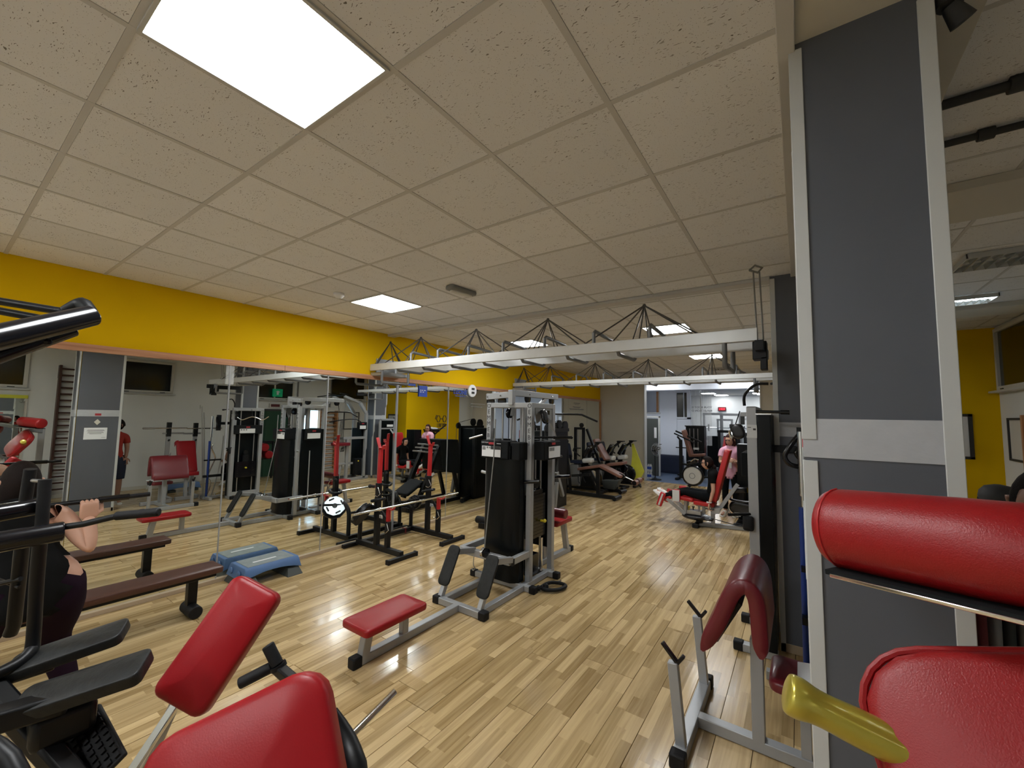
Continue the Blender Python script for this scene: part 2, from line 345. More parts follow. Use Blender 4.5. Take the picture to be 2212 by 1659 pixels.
# ================================================================ THE ROOM
H=3.173
def quadwall(name, m, boxes, bevel=0):
    b=MB()
    for a,c in boxes: b.box(a,c)
    return struct(name,b,m,bevel,smooth=0)
floor=struct('floor', MB().box((-.12,-3.1,-.08),(8.2,12.56,-.012)), 'wooddark', smooth=0)
pl=MB(); g_=.0007; pl.hexa([(g_,g_,-.012),(.1935-g_,g_,-.012),(.1935-g_,1-g_,-.012),(g_,1-g_,-.012),(g_+.0012,g_+.0012,0),(.1935-g_-.0012,g_+.0012,0),(.1935-g_-.0012,1-g_-.0012,0),(g_+.0012,1-g_-.0012,0)])
me_pl=pl.mesh('plank',smooth=0); me_pl.materials.append(MATS['plank'])
far_me=MB(); cnt=0
rest=[]
for i in range(42):
    x=-.1+i*.1935
    ys=[-3.05]; y=-3.05+random.uniform(.3,1.29)
    while y<12.5: ys.append(y); y+=1.285
    ys.append(12.555)
    for y0,y1 in zip(ys,ys[1:]):
        if y1-y0<.05: continue
        vis = (x<5.45 and y1>.1 and x<5.3+.0) or (5.3<=x<6.2 and 1<y0<4)
        if vis and cnt<300 and not (x<.0):
            o=bpy.data.objects.new('plank',me_pl); COL.objects.link(o); o.parent=floor; o.location=(x,y0,random.uniform(-.0004,.0004)); o.scale=(1,y1-y0,1)
            o.rotation_euler=(math.radians(random.gauss(0,.035)), math.radians(random.gauss(0,.16)),0); cnt+=1
        else: rest.append((x,y0,y1))
b=MB()
for x,y0,y1 in rest: b.box((x+.0008,y0+.0008,-.012),(min(x+.1927,8.1),y1-.0008,0))
link('plank', b.mesh('plank',smooth=0), 'plank', floor, kind='stuff')
# ceiling: slab above, tiles in a T grid
ceiling=struct('ceiling', MB().box((-.12,-3.1,3.46),(8.2,12.56,3.52)), 'beige', smooth=0)
tb=MB(); tb.box((.0128,.0128,.001),(.5872,.5872,.018)); me_t=tb.mesh('ceiling_tile',smooth=0); me_t.materials.append(MATS['tile'])
LIGHTS=[(3.6,0.),(1.2,2.4),(1.2,5.4),(3.6,5.4),(3.6,8.4),(1.2,-2.4),(3.6,-2.4)]
RIGHTL_=[(6.6,5.4),(6.6,3.9),(6.6,.6)]
cnt=0; cut=[]; H2=3.41
for i in range(13):
    for j in range(-5,21):
        x=i*.6 if i<9 else 5.91+(i-9)*.6;y=j*.6; H_=H if i<9 else H2
        if i>8 and y>9: continue
        if any(abs(x-a)<.1 and abs(y-c)<.1 for a,c in LIGHTS): continue
        inside = y>-1.3
        if inside and cnt<296:
            o=bpy.data.objects.new('ceiling_tile',me_t); COL.objects.link(o); o.parent=ceiling; o.location=(x,y,H_+random.uniform(-.0006,.0006)); o.rotation_euler=(random.gauss(0,.0015),random.gauss(0,.0015),0); cnt+=1
        else: cut.append((x,y,H_))
b=MB()
for x,y,H_ in cut: b.box((x+.0128,y+.0128,H_+.001),(min(x+.5872,7.94),min(y+.5872,12.54),H_+.018))
link('ceiling_tile', b.mesh('ceiling_tile',smooth=0), 'tile', ceiling, kind='stuff')
for i in range(1,9):
    struct('grid_runner', MB().box((i*.6-.012,-3,H-.0015),(i*.6+.012,12.55,H+.03)), 'grid', parent=ceiling, smooth=0)
for j in range(-4,21):
    struct('grid_runner', MB().box((0,j*.6-.012,H-.001),(5.4,j*.6+.012,H+.03)), 'grid', parent=ceiling, smooth=0)
    if j<16: struct('grid_runner', MB().box((5.91,j*.6-.012,H2-.001),(7.95,j*.6+.012,H2+.03)), 'grid', parent=ceiling, smooth=0)
for i in range(4): struct('grid_runner', MB().box((5.91+i*.6-.012,-3,H2-.0015),(5.91+i*.6+.012,9.2,H2+.03)), 'grid', parent=ceiling, smooth=0)
struct('soffit', MB().box((5.40,-3,H),(5.905,12.55,3.46)), 'beige', .003, parent=ceiling)
for y in (3.3,7.2): struct('cross_beam', MB().box((5.905,y,H2-.06),(7.95,y+.58,H2)), 'beige', .003, parent=ceiling)
struct('trim_1', MB().box((.0,3.90,H-.035),(5.22,4.03,H+.0)), 'grid', .004)
struct('trim_2', MB().box((5.375,-3,H-.03),(5.425,12.5,H)), 'grid', .003)
# walls
quadwall('wall_left','yellow',[((-.12,-3,0),(0,12.55,3.24))])
quadwall('wall_far','beige',[((0,12.55,0),(1.46,12.72,3.24)),((4.56,12.55,0),(5.75,12.72,3.24)),((1.46,12.55,2.945),(4.56,12.72,3.24))])
quadwall('wall_right','white_wall',[((7.95,-3,0),(8.1,9.3,3.46))])
quadwall('wall_right_inner','yellow',[((5.62,9.2,0),(7.95,9.32,3.46)),((5.62,9.32,0),(5.74,11.75,3.24)),((5.74,9.32,0),(5.86,11.75,3.46))])
quadwall('wall_right_end','white_wall',[((5.62,11.75,0),(5.74,12.55,3.24))])
quadwall('wall_back','white_wall',[((-.12,-3.1,0),(8.1,-3.,3.24))])
struct('baseboard_right', MB().box((7.935,-3,0),(7.95,9.2,.08)), 'beige', .003)
struct('baseboard_far', MB().box((0,12.54,0),(1.44,12.55,.07)), 'woodlight', .003)
struct('trim_3', MB().box((1.44,12.5,0),(1.475,12.73,2.96)), 'trimwhite', .004)
struct('trim_4', MB().box((4.545,12.5,0),(4.58,12.73,2.96)), 'trimwhite', .004)
struct('trim_5', MB().box((0,12.45,0),(.045,12.53,2.42)), 'woodlight', .004)
# columns: slate paint, white corner guards, textured band
def column(x0,y0,x1,y1,z0,z1,cut=True):
    c=struct('column', MB().box((x0,y0,0),(x1,y1,3.22)), 'slate', smooth=0)
    struct('paint_band', MB().box((x0-.003,y0-.003,z0),(x1+.003,y1+.003,z1)), 'plaster', parent=c, smooth=0)
    struct('base_tile', MB().box((x0-.006,y0-.006,0),(x1+.006,y1+.006,.07)), 'woodpale', .003, parent=c)
    t=.006; g=.032
    for sx_,sy_,X_,Y_ in ((1,1,x0,y0),(-1,1,x1,y0),(1,-1,x0,y1),(-1,-1,x1,y1)):
        segs=[(.0,z0+.012),(z1,3.15)] if (cut and sx_==1 and sy_==1) else [(.0,3.15)]
        segs=[(0,z0-.01),(z0+.055,3.15)] if (cut and sx_==1 and sy_==1) else segs
        for a,b_ in segs:
            m_=MB(); xa,xb=sorted((X_-t*sx_,X_+g*sx_)); ya,yb=sorted((Y_-t*sy_,Y_)); m_.box((xa,ya,a),(xb,yb,b_))
            xa,xb=sorted((X_-t*sx_,X_)); ya,yb=sorted((Y_,Y_+g*sy_)); m_.box((xa,ya,a),(xb,yb,b_))
            struct('corner_guard', m_, 'trimwhite', .002, parent=c)
    return c
col1=column(5.412,1.295,5.755,1.945,1.785,1.905); col1['label']='nearest slate grey column with white corner guards and rough white band'
col2=column(5.225,3.915,5.58,4.27,1.765,1.885,False); col2['label']='second slate grey column behind the nearest one'
col3=column(5.30,7.60,5.66,8.05,1.765,1.885,False); col3['label']='farthest slate grey column beside the yellow wall'
struct('torn_plaster', MB().prism([(0,0),(.018,.02),(.012,.06),(.026,.10),(.016,.13),(.03,.17),(0,.2)],(5.404,1.289,.62),(-1,0,0),(0,0,1),.012), 'plaster', parent=col1)
# mirror wall
mw=Thing('wall_mirror','long wall mirror in butted panels with a knotty pine rail on top','mirror',(0,4.8,0))
edges=[-3,-1.9,-.7,.5,1.70,2.91,4.12,5.32,6.5,7.7,8.95,10.2,11.45,12.45]
for i,(a,c) in enumerate(zip(edges,edges[1:])):
    tz=.0085+random.uniform(-.0012,.0012); dx=random.uniform(-.0015,.0015)
    b=MB(); b.hexa([(.012,a+.002,.04),(.031,a+.002,.04),(.031,c-.002,.04),(.012,c-.002,.04),(.004,a+.002,2.43),(.031-tz+dx,a+.002,2.43),(.031-tz-dx,c-.002,2.43),(.004,c-.002,2.43)])
    mw.part('mirror_panel',b,'mirror',smooth=0)
for a,c in ((-3,-.6),(-.6,2.3),(2.3,5.2),(5.2,8.1),(8.1,12.5)):
    mw.part('top_rail',MB().box((0,a+.001,2.42),(.05,c-.001,2.487)),'pine',.003)
    mw.part('bottom_rail',MB().box((0,a+.3,0),(.062,min(c+.3,12.5),.042)),'woodpale',.003)
for y,w_ in ((1.70,.006),(4.12,.017)): mw.part('joint_strip',MB().box((.028,y-w_,.04),(.036,y+w_,2.42)),'silver',.001)
for y in (2.91,5.32): mw.part('joint_strip',MB().box((.028,y-.006,.04),(.034,y+.006,2.42)),'silver',.001)
mw.part('joint_tape',MB().box((.03,1.66,2.20),(.037,1.74,2.42)),'clear')
def xtext(nm,s_,m_,y,z,size,flip=False,x=.0345): return text(nm,s_,m_,mw.o,(x,y,z),(0,1,0),(0,0,1),size,off=mw.off,flip=flip)
mw.part('lettering',MB().box((.0335,10.55,2.30),(.0345,10.95,2.315)),'greyink'); 
for z,w_ in ((2.27,.22),(2.20,.5),(2.175,.35),(2.14,.9),(2.12,.85)): mw.part('lettering',MB().box((.0335,10.75-w_/2,z-.006),(.0345,10.75+w_/2,z+.006)),'greyink')
for z,w_ in ((2.13,.45),(2.07,.36)): mw.part('lettering',MB().box((.0335,5.95,z-.004),(.0345,5.95+w_,z+.004)),'greyink')
xtext('lettering','LEONE','bluesticker',5.645,2.335,.125)
xtext('lettering','1947 il mondo dello sport','bluesticker',5.645,2.262,.028)
o=solo('sticker',MB().prism([(0,0),(.045,.0),(.195,.0),(.195,.19),(0,.19),(0,.03)],(.0335,4.575,2.205),(0,1,0),(0,0,1),.002),'bluesticker','solid blue rectangular sticker stuck at the top of the wall mirror','sticker',(.0335,4.67,2.2))
for k,(a,b_,z) in enumerate(((-.07,-.04,2.315),(-.03,0,2.315),(.02,.06,2.315),(-.07,-.035,2.285),(-.01,.02,2.285))):
    link('print_line',MB().box((.0362,4.67+a,z-.006),(.0368,4.67+b_,z+.006)).mesh('print_line',(.0335,4.67,2.2),0),'paper',o)
solo('sticker',MB().box((.0335,4.33,2.375),(.0345,4.50,2.415)),'bluesticker','faded blue strip sticker under the pine rail beside the blue rectangle','sticker',(.0335,4.41,2.37))
ck=Thing('wall_clock','white oval digital clock with two black displays on the pine rail','clock',(.05,5.95,2.26))
ck.part('case',MB().tube([(.05,5.95,2.385),(.075,5.95,2.385),(.085,5.95,2.385)],[.122,.122,.105],32),'paper')
for z in (2.42,2.345): ck.part('display',MB().cbox((.087,5.95,z),(.008,.085,.045)),'ink',.003)
# windows (night outside) and doors of the right wall
def window(n,y0,y1,z0,z1,mull=()):
    b=MB(); f=.06
    b.box((7.9,y0-f,z0-f),(7.96,y1+f,z0)); b.box((7.9,y0-f,z1),(7.96,y1+f,z1+f)); b.box((7.9,y0-f,z0),(7.96,y0,z1)); b.box((7.9,y1,z0),(7.96,y1+f,z1))
    for y in mull: b.box((7.91,y-.02,z0),(7.95,y+.02,z1))
    o=struct('window_%d'%n,b,'beige',.004)
    struct('pane',MB().box((7.935,y0,z0),(7.945,y1,z1)),'darkglass',parent=o,smooth=0)
    struct('sill',MB().box((7.82,y0-.1,z0-.10),(7.96,y1+.1,z0-.07)),'trimwhite',.004,parent=o)
    for y in (y0+.12,y1-.16): struct('hinge',MB().box((7.89,y-.05,z0-.05),(7.9,y+.05,z0-.035)),'black',parent=o)
window(1,-.9,.88,2.41,3.10); window(2,2.40,3.37,2.42,3.10); window(3,5.41,6.44,2.39,3.05,(5.9,)); window(4,7.7,9.05,2.48,3.31)
d=struct('door_1', MB().box((7.9,4.95,0),(7.96,5.01,2.04)).box((7.9,6.35,0),(7.96,6.41,2.04)).box((7.9,4.95,1.98),(7.96,6.41,2.04)),'ink',.004)
for y in (5.01,5.68): struct('door_leaf',MB().box((7.915,y,0.01),(7.945,y+.665,1.98)),'green',.003,parent=d)
struct('panic_bar',MB().cyl((7.86,5.1,1.02),(7.86,6.28,1.02),.018),'black',parent=d)
d=struct('door_2', MB().box((7.9,6.65,0),(7.96,6.71,2.08)).box((7.9,7.01,0),(7.96,7.05,2.08)).box((7.9,7.43,0),(7.96,7.49,2.08)).box((7.9,6.65,2.02),(7.96,7.49,2.08)).box((7.9,6.65,0),(7.96,7.49,.9)),'trimwhite',.004)
for y in (6.71,7.05): struct('pane',MB().box((7.93,y,.9),(7.945,y+(.3 if y<6.8 else .38),2.02)),'skyglass',parent=d,smooth=0)
s=Thing('exit_sign','green emergency exit sign with white figure above the green door','sign',(7.82,5.84,2.42))
s.part('case',MB().box((7.8,5.8,2.42),(7.86,6.08,2.66)),'greensign',.004); s.part('figure',MB().box((7.792,5.9,2.48),(7.8,5.96,2.60)).box((7.792,5.88,2.56),(7.8,6,2.58)),'paper'); s.part('bracket',MB().box((7.86,5.9,2.5),(7.95,5.98,2.58)),'lightplastic')
s=Thing('led_display','unlit red digital display in a white case above the green door','display',(7.9,5.92,2.09))
s.part('case',MB().box((7.88,5.76,2.09),(7.95,6.08,2.21)),'lightplastic',.004); s.part('screen',MB().box((7.874,5.79,2.11),(7.88,6.05,2.19)),'redledoff')
solo('cable_duct',MB().box((7.92,6.08,2.14),(7.95,6.6,2.165)),'lightplastic','thin white cable duct running sideways from the red digital display','duct',(7.935,6.3,2.14))
solo('cable_duct',MB().box((7.92,6.6,2.1),(7.95,6.64,3.15)),'greyink','dark vertical cable duct rising on the white wall beside the exit sign','duct',(7.935,6.62,2.1))
solo('cable_duct',MB().box((7.9,7.7,2.15),(7.95,7.74,3.15)),'greyink','dark vertical cable duct between the climbing bars and the corner','duct',(7.935,7.72,2.15))
# second mirror on the right wall
m2=Thing('wall_mirror','small mirror with a yellow wooden top rail on the window wall','mirror',(7.9,.2,0))
m2.part('mirror_panel',MB().box((7.92,-.9,.35),(7.93,.93,2.13)),'mirror',smooth=0); m2.part('top_rail',MB().box((7.9,-.95,2.13),(7.95,.97,2.2)),'yellowtowel',.003)
m2.part('backing',MB().box((7.93,-.95,.3),(7.95,.97,2.13)),'beige')
# small things on walls
s=Thing('poster_frame','black framed white poster on the yellow wall beside the nearest column','poster',(7.35,9.18,1.36)); s.part('frame',MB().box((7.10,9.165,1.35),(7.64,9.2,1.39)).box((7.10,9.165,2.02),(7.64,9.2,2.06)).box((7.10,9.165,1.35),(7.14,9.2,2.06)).box((7.59,9.165,1.35),(7.64,9.2,2.06)),'ink',.003); s.part('sheet',MB().box((7.14,9.18,1.39),(7.59,9.2,2.02)),'paper')
s=Thing('poster_frame','framed anatomy chart of a standing figure on the white window wall','poster',(7.93,8.6,1.38)); s.part('frame',MB().box((7.915,8.27,1.38),(7.95,8.89,1.41)).box((7.915,8.27,1.97),(7.95,8.89,2.0)).box((7.915,8.86,1.38),(7.95,8.89,2.0)).box((7.915,8.27,1.38),(7.95,8.3,2.0)),'ink',.003); s.part('sheet',MB().box((7.935,8.3,1.41),(7.95,8.86,1.97)),'beige')
fg=MB()
for dy,s_ in ((8.0,1),(7.92,1)):
    fg.ball((7.933,dy,1.885),.028,10,(.1,.8,1.1)); fg.tube([(7.933,dy,1.86),(7.933,dy,1.80),(7.933,dy,1.70),(7.933,dy,1.66)],[.014,.05,.035,.04],8); fg.tube([(7.933,dy-.05,1.82),(7.933,dy-.07,1.74),(7.933,dy-.075,1.66)],.011,6); fg.tube([(7.933,dy+.05,1.82),(7.933,dy+.07,1.74),(7.933,dy+.075,1.66)],.011,6)
    fg.tube([(7.933,dy-.02,1.66),(7.933,dy-.025,1.56),(7.933,dy-.02,1.46)],[.022,.018,.01],6); fg.tube([(7.933,dy+.02,1.66),(7.933,dy+.025,1.56),(7.933,dy+.02,1.46)],[.022,.018,.01],6)
for v in fg.v: v.x=7.933+(v.x-7.933)*.06
s.part('figure',fg,'brownlight')
s=Thing('poster_frame','black framed picture on the yellow wall seen in the mirror behind the third column','poster',(6.3,9.18,1.3)); s.part('frame',MB().box((6.04,9.17,1.25),(6.60,9.2,1.93)),'ink',.003); s.part('sheet',MB().box((6.09,9.163,1.30),(6.55,9.17,1.88)),'beige'); s.part('drawing',MB().tube([(6.2,9.16,1.78),(6.28,9.16,1.8),(6.22,9.16,1.7),(6.3,9.16,1.68)],.012,6,smoothn=4),'ink')
s=Thing('wall_logo','dark dumbbell logo with a line of letters on the long yellow wall','logo',(5.615,10.9,1.5))
lg=MB()
for cy_ in (10.68,11.0):
    hexp=[(cy_+.10*math.cos(a),1.80+.13*math.sin(a)) for a in [PI/3*k for k in range(7)]]
    lg.tube([(5.612,y,z) for y,z in hexp],.012,6)
lg.tube([(5.612,10.76,1.80),(5.612,10.92,1.80)],.014,6)
s.part('dumbbell',lg,'ink'); lb=MB()
for k in range(7):
    y=10.62+k*.07; lb.box((5.61,y,1.5),(5.62,y+.014,1.63)); lb.box((5.61,y,1.5+.116*(k%2)),(5.62,y+.05,1.514+.116*(k%2))); 
    if k%3: lb.box((5.61,y+.038,1.5),(5.62,y+.05,1.63))
s.part('letters',lb,'ink'); s.part('letters',MB().box((5.612,10.63,1.43),(5.62,11.07,1.455)),'greyink')
s=Thing('notice','white printed notice taped to the nearest column','notice',(5.40,1.61,1.36)); s.part('sheet',MB().box((5.4035,1.455,1.36),(5.406,1.765,1.575)),'paper')
for k,w_ in enumerate((.11,.12,.10,.11,.08)): s.part('print_line',MB().box((5.4028,1.61-w_,1.53-k*.018),(5.4035,1.61+w_,1.538-k*.018)),'greyink')
s.part('print_line',MB().box((5.4028,1.69,1.39),(5.4035,1.75,1.396)),'greyink')
solo('sticker',MB().prism([(0,-.055),(.045,0),(0,.055),(-.045,0)],(5.4065,1.62,1.68),(0,-1,0),(0,0,1),.0015),'beige','small pale diamond emblem above the notice on the nearest column','sticker',(5.4,1.62,1.62))
solo('sticker',MB().box((5.4065,1.58,1.80),(5.409,1.665,1.84)),'panelred','small red tag on the white band of the nearest column','sticker',(5.4,1.62,1.8))
# lamps
def ledpanel(x,y,lab):
    t=Thing('ceiling_light',lab,'light',(x+.3,y+.3,H),group=None)
    t.part('diffuser',MB().box((x+.022,y+.022,H-.006),(x+.578,y+.578,H+.0)),'ledpanel',smooth=0)
    f=MB()
    for a,c in (((x+.008,y+.008),(x+.592,y+.022)),((x+.008,y+.578),(x+.592,y+.592)),((x+.008,y+.022),(x+.022,y+.578)),((x+.578,y+.022),(x+.592,y+.578))): f.box((*a,H-.01),(*c,H+.02))
    t.part('frame',f,'trimwhite',.001)
for (x,y),l in zip(LIGHTS,['large square LED panel glowing in the ceiling right above the viewer','square LED panel near the yellow wall between smoke detector and emergency lamp','square LED panel behind the monkey bars on the yellow wall side','square LED panel behind the monkey bars on the column side','farthest square LED panel before the lintel on the column side','square LED panel of the hall behind the viewer on the mirror side','square LED panel of the hall right behind the viewer']): ledpanel(x,y,l)
def louvre(x,y,on,lab,dx=.6,dy=.3):
    H=3.41; t=Thing('ceiling_light',lab,'light',(x+dx/2,y+dy/2,H)); b=MB(); z=H-.05
    b.box((x,y,z),(x+dx,y+.012,H-.004)).box((x,y+dy-.012,z),(x+dx,y+dy,H-.004)).box((x,y,z),(x+.012,y+dy,H-.004)).box((x+dx-.012,y,z),(x+dx,y+dy,H-.004)); t.part('housing',b,'trimwhite',.002)
    for k in range(1,8): 
        xx=x+dx*k/8; t.part('slat',MB().prism([(-.012,0),(.012,0),(.002,-.045),(-.002,-.045)],(xx,y+.012,H-.006),(1,0,0),(0,0,1),-(dy-.024)),'louvre')
    t.part('tube',MB().cyl((x+.02,y+dy/2,H-.022),(x+dx-.02,y+dy/2,H-.022),.012),'tube' if on else 'lightplastic')
louvre(6.80,6.62,True,'lit louvred strip lamp on the ceiling of the right bay',.52,.36)
louvre(6.66,4.90,False,'unlit louvred lamp on the ceiling of the right bay, nearer one',.6,.45)
louvre(6.9,.1,True,'lit louvred lamp over the right bay beside the viewer',.6,.3)
for y,r_,l in ((2.32,.022,'nearer black conduit crossing the ceiling of the right bay'),(2.71,.018,'farther black conduit crossing the ceiling of the right bay'),(7.85,.01,'thin black conduit behind the lit strip lamp')):
    b=MB().cyl((5.91,y,H2-.025),(7.95,y,H2-.025),r_,10); b.cyl((6.2,y,H2-.025),(6.26,y,H2-.025),r_*1.7,10); solo('conduit',b,'ink',l,'pipe',(6.7,y,H-.03))
solo('spotlight',MB().cyl((5.80,1.33,H-.001),(5.80,1.33,H-.05),.03,12).tube([(5.80,1.33,H-.05),(5.83,1.35,H-.10)],[.02,.03],12),'ink','small black spotlight on the ceiling beside the nearest column','light',(5.8,1.33,H))
solo('smoke_detector',MB().lathe([(.055,0),(.055,.022),(.035,.045),(.02,.048)],(1.39,2.16,H-.001),(0,0,-1),24),'paper','round white smoke detector on the ceiling beside the small LED panel','detector',(1.39,2.16,H))
t=Thing('emergency_light','grey oblong emergency lamp on the ceiling near the monkey bars','light',(2.63,2.73,H)); b=MB(); b.pad((2.63,2.73,H-.022),(.12,1,0),(1,-.12,0),.34,.12,.045,.03); t.part('case',b,'greyplastic'); b=MB(); b.pad((2.63,2.73,H-.05),(.12,1,0),(1,-.12,0),.27,.07,.02,.03); t.part('lens',b,'lightplastic')
for x,y,l in ((1.28,10.75,'square air grille in the ceiling over the leg machines'),(3.6,10.75,'square air grille in the ceiling before the bright room')):
    t=Thing('air_grille',l,'vent',(x+.3,y+.3,H)); b=MB()
    for k in range(4):
        s_=.29-k*.065; z=H-.012-.002*k
        for a in range(4):
            ux=V(math.cos(a*PI/2),math.sin(a*PI/2),0); uy=V(-ux.y,ux.x,0); b.beam(V(x+.3,y+.3,z)+ux*s_-uy*s_,V(x+.3,y+.3,z)+ux*s_+uy*s_,.03,.006)
    t.part('louvres',b,'grid')
    t.part('throat',MB().box((x+.04,y+.04,H-.006),(x+.56,y+.56,H-.002)),'ink')
# ---- the bright room beyond the opening
struct('floor_blue', MB().box((-3,12.56,-.08),(9,27,-.004)), 'bluefloor', smooth=0)
quadwall('wall_far_left','cool_wall',[((.3,15.2,0),(1.80,15.3,2.12)),((1.19,15.2,2.12),(1.80,15.3,3.3)),((.3,15.2,2.9),(1.19,15.3,3.3)),((.3,12.72,0),(.36,15.2,3.3)),((.36,12.72,3.2),(.9,15.2,3.3))])
quadwall('wall_far_back','white_wall',[((-1,26,0),(9,26.2,3.3))])
quadwall('wall_far_right','cool_wall',[((6.3,12.72,0),(6.5,26,3.3))])
struct('ceiling_far', MB().box((-1,12.72,3.30),(8,27,3.4)), 'beige', smooth=0)
struct('trim_6', MB().box((1.0,13.95,2.86),(6.3,14.4,3.3)), 'cool_wall', .005)
o=struct('window_5', MB().box((.4,15.17,2.08),(1.23,15.3,2.13)).box((1.17,15.18,2.13),(1.20,15.3,2.9)),'trimwhite',.004)
struct('pane',MB().box((.4,15.9,2.0),(1.3,15.92,2.95)),'cool_wall',parent=o,smooth=0); struct('curtain',MB().box((1.05,15.32,2.13),(1.18,15.38,2.9)),'woodlight',parent=o)
o=struct('window_6', MB().box((1.80,15.22,0),(2.26,15.3,1.92)).box((1.80,15.2,1.90),(2.26,15.3,1.97)).box((1.80,15.22,2.84),(2.26,15.3,3.3)).box((2.14,15.2,1.9),(2.26,15.3,3.3)).box((2.02,15.22,1.97),(2.05,15.3,2.84)),'cool_wall',.004)
struct('pane',MB().box((1.80,15.25,1.97),(2.14,15.26,2.84)),'darkglass',parent=o,smooth=0)
pt=Thing('glass_partition','clear plastic partition carrying the painted mirror image of wall letters in the bright room','partition',(2.6,15.3,0))
for k in range(5): pt.part('strip',MB().box((2.29+k*.125,15.38+.008*(k%2),1.0),(2.29+k*.125+.118,15.39+.008*(k%2),2.95)),'clear')
pt.part('post',MB().box((2.55,15.36,0),(2.58,15.4,2.95)),'silverlight',.002)
text('lettering','YOUR BODY IS','ink',pt.o,(2.6,15.37,2.32),(1,0,0),(0,0,1),.098,off=pt.off,flip=True)  # both reversed lines paint in a mirror reflection of the back wall letters
text('lettering','REFLECTION O','ink',pt.o,(2.6,15.37,2.20),(1,0,0),(0,0,1),.098,off=pt.off,flip=True)
wl=Thing('wall_lettering','black capital letters high on the back wall of the bright room','lettering',(3.8,25.99,2.3))
text('letters','YOUR BODY IS A','ink',wl.o,(3.02,25.985,2.37),(1,0,0),(0,0,1),.28,off=wl.off,align='LEFT'); text('letters','REFLECTION OF','ink',wl.o,(3.02,25.985,2.05),(1,0,0),(0,0,1),.28,off=wl.off,align='LEFT')
s=Thing('led_display','glowing red digital display on the back wall of the bright room','display',(1.8,25.98,2.43)); s.part('case',MB().box((1.58,25.9,2.41),(1.99,25.99,2.63)),'redledoff',.004)
lb=MB()
for k,(a,b_) in enumerate(((1.66,1.68),(1.73,1.79),(1.82,1.84),(1.87,1.93))): lb.box((a,25.885,2.46+.02*(k%2)),(b_,25.9,2.56))
s.part('digits',lb,'redled')
def farlamp(x,y,l,dx=.62,dy=.62,z=3.27):
    t=Thing('ceiling_light',l,'light',(x,y,z)); t.part('diffuser',MB().box((x,y,z-.01),(x+dx,y+dy,z)),'farlamp',smooth=0); t.part('frame',MB().box((x-.02,y-.02,z),(x+dx+.02,y+dy+.02,z+.03)),'trimwhite')
for x,y,l in ((3.35,18.9,'nearest lamp of the bright room ceiling'),(3.45,21.3,'second lamp of the bright room row'),(3.5,23.6,'third lamp of the bright room row'),(3.62,24.6,'last lamp of the bright room row'),(1.2,23.0,'left lamp of the bright room back row, longer one'),(1.55,24.9,'left lamp of the bright room back row, next to the wall'),(1.3,13.0,'lamp just inside the opening of the bright room'),(3.6,13.1,'lamp inside the opening on the column side'),(3.4,16.3,'lamp over the leg machines of the bright room')): farlamp(x,y,l)
# ================================================================ MACHINES
def cap(T, c, d=(.075,.075,.075), **k): return T.part('foot_cap', MB().cbox(c,d,**k), 'rubber', .010)
def plate_stack(T, x0,y0,x1,y1,z0,z1,n=14,m_='blackgloss'):
    h=(z1-z0)/n; me=MB().box((x0,y0,0),(x1,y1,h-.003)).mesh('weight_plate',T.off,0); me.materials.append(MATS[m_])
    for k in range(n):
        o=bpy.data.objects.new('weight_plate',me); COL.objects.link(o); o.parent=T.o; o.location=(0,0,z0+k*h)
# ---- monkey-bar trusses
def truss(lab, A, B, dy, hoops, end_hoops, dz=.1, apex_h=.42):
    A=V(A);B=V(B);T=Thing('ceiling_truss',lab,'truss',tuple(A)); d=(B-A); back=V(0,dy,0)
    T.part('front_rail',MB().beam(A,B,.05,dz),'silverlight',.004,label='white painted box rail'); T.part('back_rail',MB().beam(A+back,B+back,.05,dz),'silverlight',.004,label='white painted box rail')
    for a in (A,): T.part('wall_plate',MB().box((.0,a.y+.12,a.z-.13),(.02,a.y+.60,a.z+.16)),'silver',.003); T.part('support_arm',MB().box((.02,a.y+.02,a.z-.12),(.30,a.y+.55,a.z-.07)),'silver',.004)
    T.part('end_beam',MB().beam(B+V(.01,-.05,-.09),B+V(.01,dy+.05,-.09),.06,.08),'black',.004)
    for x in hoops:
        t=(x-A.x)/d.x; p=A+d*t; r=.017; zu=.17
        T.part('grip_hoop',MB().tube([p+V(0,0,.03),p+V(0,0,zu-.02),p+V(0,.03,zu),p+back+V(0,-.03,zu-.02),p+back+V(0,0,zu-.05),p+back],r,10),'midgrey')
        x2=x-.30; p=A+d*((x2-A.x)/d.x); T.part('rung',MB().tube([p+V(0,0,-.04),p+V(0,.03,-.07),p+back+V(0,-.05,-.075),p+back+V(0,.0,-.05)],r,10),'midgrey')
    for x in end_hoops:
        p=A+d*((x-A.x)/d.x); T.part('grip_hoop',MB().tube([p+V(0,0,-.02),p+V(0,0,-.21),p+V(0,.02,-.23),p+back+V(0,-.02,-.23),p+back+V(0,0,-.21),p+back+V(0,0,-.02)],.019,10),'midgrey')
    n=5; mid=back/2
    for k in range(n):
        xa=A.x+.12 if k==0 else A.x+.85+(k-1)*1.10; pa=A+d*((xa+ (0 if k else .0)-A.x)/d.x)+mid+V(0,0,apex_h)
        b=MB(); 
        for s_ in (-.52,.52) if k else (-.0,.42):
            for bk in (V(0,0,0),back):
                xx=min(max(xa+s_,A.x+.02),B.x-.02); q=A+d*((xx-A.x)/d.x)+bk+V(0,0,.05); b.tube([pa,q],.0075,6)
        for bk in (V(0,0,0),back):
            for s_ in (-.03,.03): b.tube([pa,A+d*((xa+s_-A.x)/d.x)+bk+V(0,0,.05)],.0065,6)
        b.ball(pa,.018,8); T.part('strut',b,'darksteel')
    return T
T1=truss('nearer white monkey bar truss hung under the ceiling between mirror wall and second column',(.06,3.58,2.595),(5.16,3.285,2.55),.50,[1.0,1.556,2.11,2.656,3.22,3.79,4.335],[.34,4.93])
